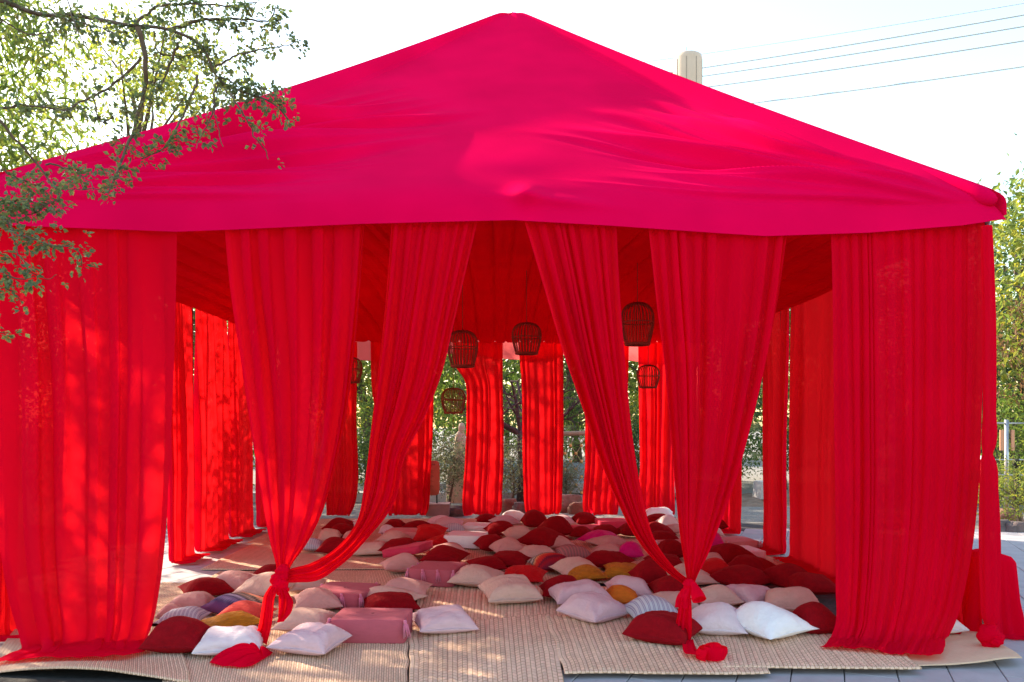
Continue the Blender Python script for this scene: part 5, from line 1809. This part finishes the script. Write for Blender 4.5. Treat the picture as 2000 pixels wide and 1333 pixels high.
# ------------------------------------------------------------------ the tree whose branches hang in front at upper left
root = empty('foreground_tree', (-4.6, 3.9, 0))
tag(root, 'near tree with small round leaves whose branches hang over the roof at upper left', 'tree')
trunk = MB().tube([[-4.6, 3.9, -0.05], [-4.55, 3.9, 1.5], [-4.4, 3.95, 3.0], [-4.1, 4.1, 4.3], [-3.6, 4.2, 5.2]], [0.17, 0.14, 0.12, 0.09, 0.05], 12)
part('trunk', trunk, BARK, root, True)
LIMBS = [
    # (pixel path, depth, start radius px, end radius px, leaf density per 100 px)
    ([(-420, -30), (-200, -25), (0, 0), (60, 22), (150, 32), (250, 50), (340, 62), (395, 90), (425, 150), (470, 178), (520, 195), (545, 215), (562, 236)], 4.45, 9, 2, 24),
    ([(268, 52), (283, 110), (281, 190), (265, 238), (248, 285), (228, 335), (212, 378)], 4.40, 7, 2, 34),
    ([(346, 84), (328, 138), (301, 192)], 4.45, 4, 1.5, 14),
    ([(274, 112), (236, 154), (182, 188), (122, 214), (60, 205), (0, 212)], 4.5, 3.5, 2, 16),
    ([(388, 150), (370, 200), (347, 245), (318, 290), (278, 312)], 4.35, 3.5, 1.5, 30),
    ([(420, 165), (415, 218), (392, 270), (384, 290)], 4.4, 2.5, 1, 16),
    ([(424, 160), (423, 240), (436, 286)], 4.45, 2, 1, 5),
    ([(440, 172), (478, 228), (498, 268), (512, 285), (524, 312)], 4.35, 3, 1.2, 16),
    ([(420, 132), (468, 106), (520, 94), (565, 88), (588, 78)], 4.5, 3, 1, 30),
    ([(330, 60), (400, 40), (470, 38), (530, 36), (540, 10)], 4.55, 5, 1.5, 44),
    ([(262, 50), (300, 18), (360, 8), (440, 12), (500, 5)], 4.5, 4, 1.5, 44),
    ([(60, 22), (140, 40), (210, 60), (230, 70)], 4.4, 3, 1.5, 30),
    ([(130, -10), (150, 58), (170, 98), (190, 140)], 4.3, 2, 1, 4),
    ([(-120, 120), (0, 236), (50, 294), (90, 344), (116, 384), (121, 410)], 4.2, 6, 1.2, 12),
    ([(90, 318), (130, 330), (170, 352), (182, 368)], 4.15, 2.5, 1.2, 44),
    ([(112, 372), (165, 370), (215, 366), (238, 360)], 4.2, 1.5, 0.8, 4),
    ([(-100, 330), (0, 395), (50, 390), (95, 400), (112, 392)], 4.1, 4, 1.5, 34),
    ([(-60, 400), (0, 420), (30, 455), (70, 470), (100, 478), (155, 492), (158, 518)], 4.15, 4, 1.2, 34),
    ([(20, 430), (28, 470), (45, 512), (62, 532), (95, 546), (112, 538)], 4.1, 2, 0.8, 10),
    ([(-80, 500), (0, 530), (30, 545), (70, 540)], 4.05, 4, 1.2, 30),
    ([(-60, 560), (0, 560), (30, 575), (42, 590)], 4.05, 3, 1, 20),
    ([(-80, 640), (-20, 648), (12, 652)], 4.05, 3, 1, 26),
    ([(-40, 310), (20, 340), (60, 360), (88, 358)], 4.2, 3, 1.2, 28),
    ([(0, 212), (30, 210), (90, 206), (150, 214), (190, 210)], 4.6, 2.5, 1, 12),
    ([(180, 188), (200, 240), (240, 215), (262, 205)], 4.55, 2, 1, 14),
    ([(-20, 20), (40, 60), (90, 66), (120, 56)], 4.5, 2.5, 1, 10),
    ([(425, 150), (450, 160), (505, 170), (540, 190), (556, 225)], 4.45, 2.5, 1, 36),
    ([(300, 60), (310, 100), (360, 110), (410, 92)], 4.5, 2.5, 1, 36),
    ([(-40, 440), (20, 405), (60, 420), (96, 398)], 4.2, 3, 1, 28),
]
rngf = np.random.default_rng(55)
lp, ld = [], []
for pth, dep, r0, r1, dens in LIMBS:
    base = [W(a, b, dep + 0.10 * math.sin(a * 0.013 + b * 0.02)) for a, b in pth]
    s_ = np.linspace(0, 1, 8 * len(pth))
    cv = curve(base, s_)
    cv += 0.006 * np.stack([noise1(s_ * 14, int(r0 * 10) + int(pth[0][0])), noise1(s_ * 14, int(pth[1][1])), noise1(s_ * 14, int(pth[-1][0]))], -1)
    part('limb', MB().tube(cv, np.linspace(r0, r1, len(s_)) * dep / FPX * 0.75, 7, close=False), BARK, root, True)
    ln = sum(math.hypot(pth[i + 1][0] - pth[i][0], pth[i + 1][1] - pth[i][1]) for i in range(len(pth) - 1))
    nt_ = int(dens * ln / 100 * 0.78)
    for k in range(nt_):
        s0 = rngf.uniform(0.12, 1.0) ** 0.8
        p = curve(base, np.array([s0]))[0]
        # short spur with a tuft of leaves
        d = rngf.normal(size=3) * np.array([1, 0.9, 0.8]) + np.array([0.1, 0, -0.15])
        d /= np.linalg.norm(d)
        L = rngf.uniform(0.01, 0.075) * (1.4 if dens > 30 else 1.0)
        q = p + d * L
        for m_ in range(rngf.integers(4, 8)):
            lp.append(q + rngf.normal(size=3) * 0.012)
            ld.append(d)
lm_ = leaf_mesh('leaves', np.array(lp), 0.030, 58, 0.1, 0.72, np.array(ld))
keep(link('leaves', lm_, LEAF_F), root)
print('leaves', len(lp))
bpy.context.view_layer.update()
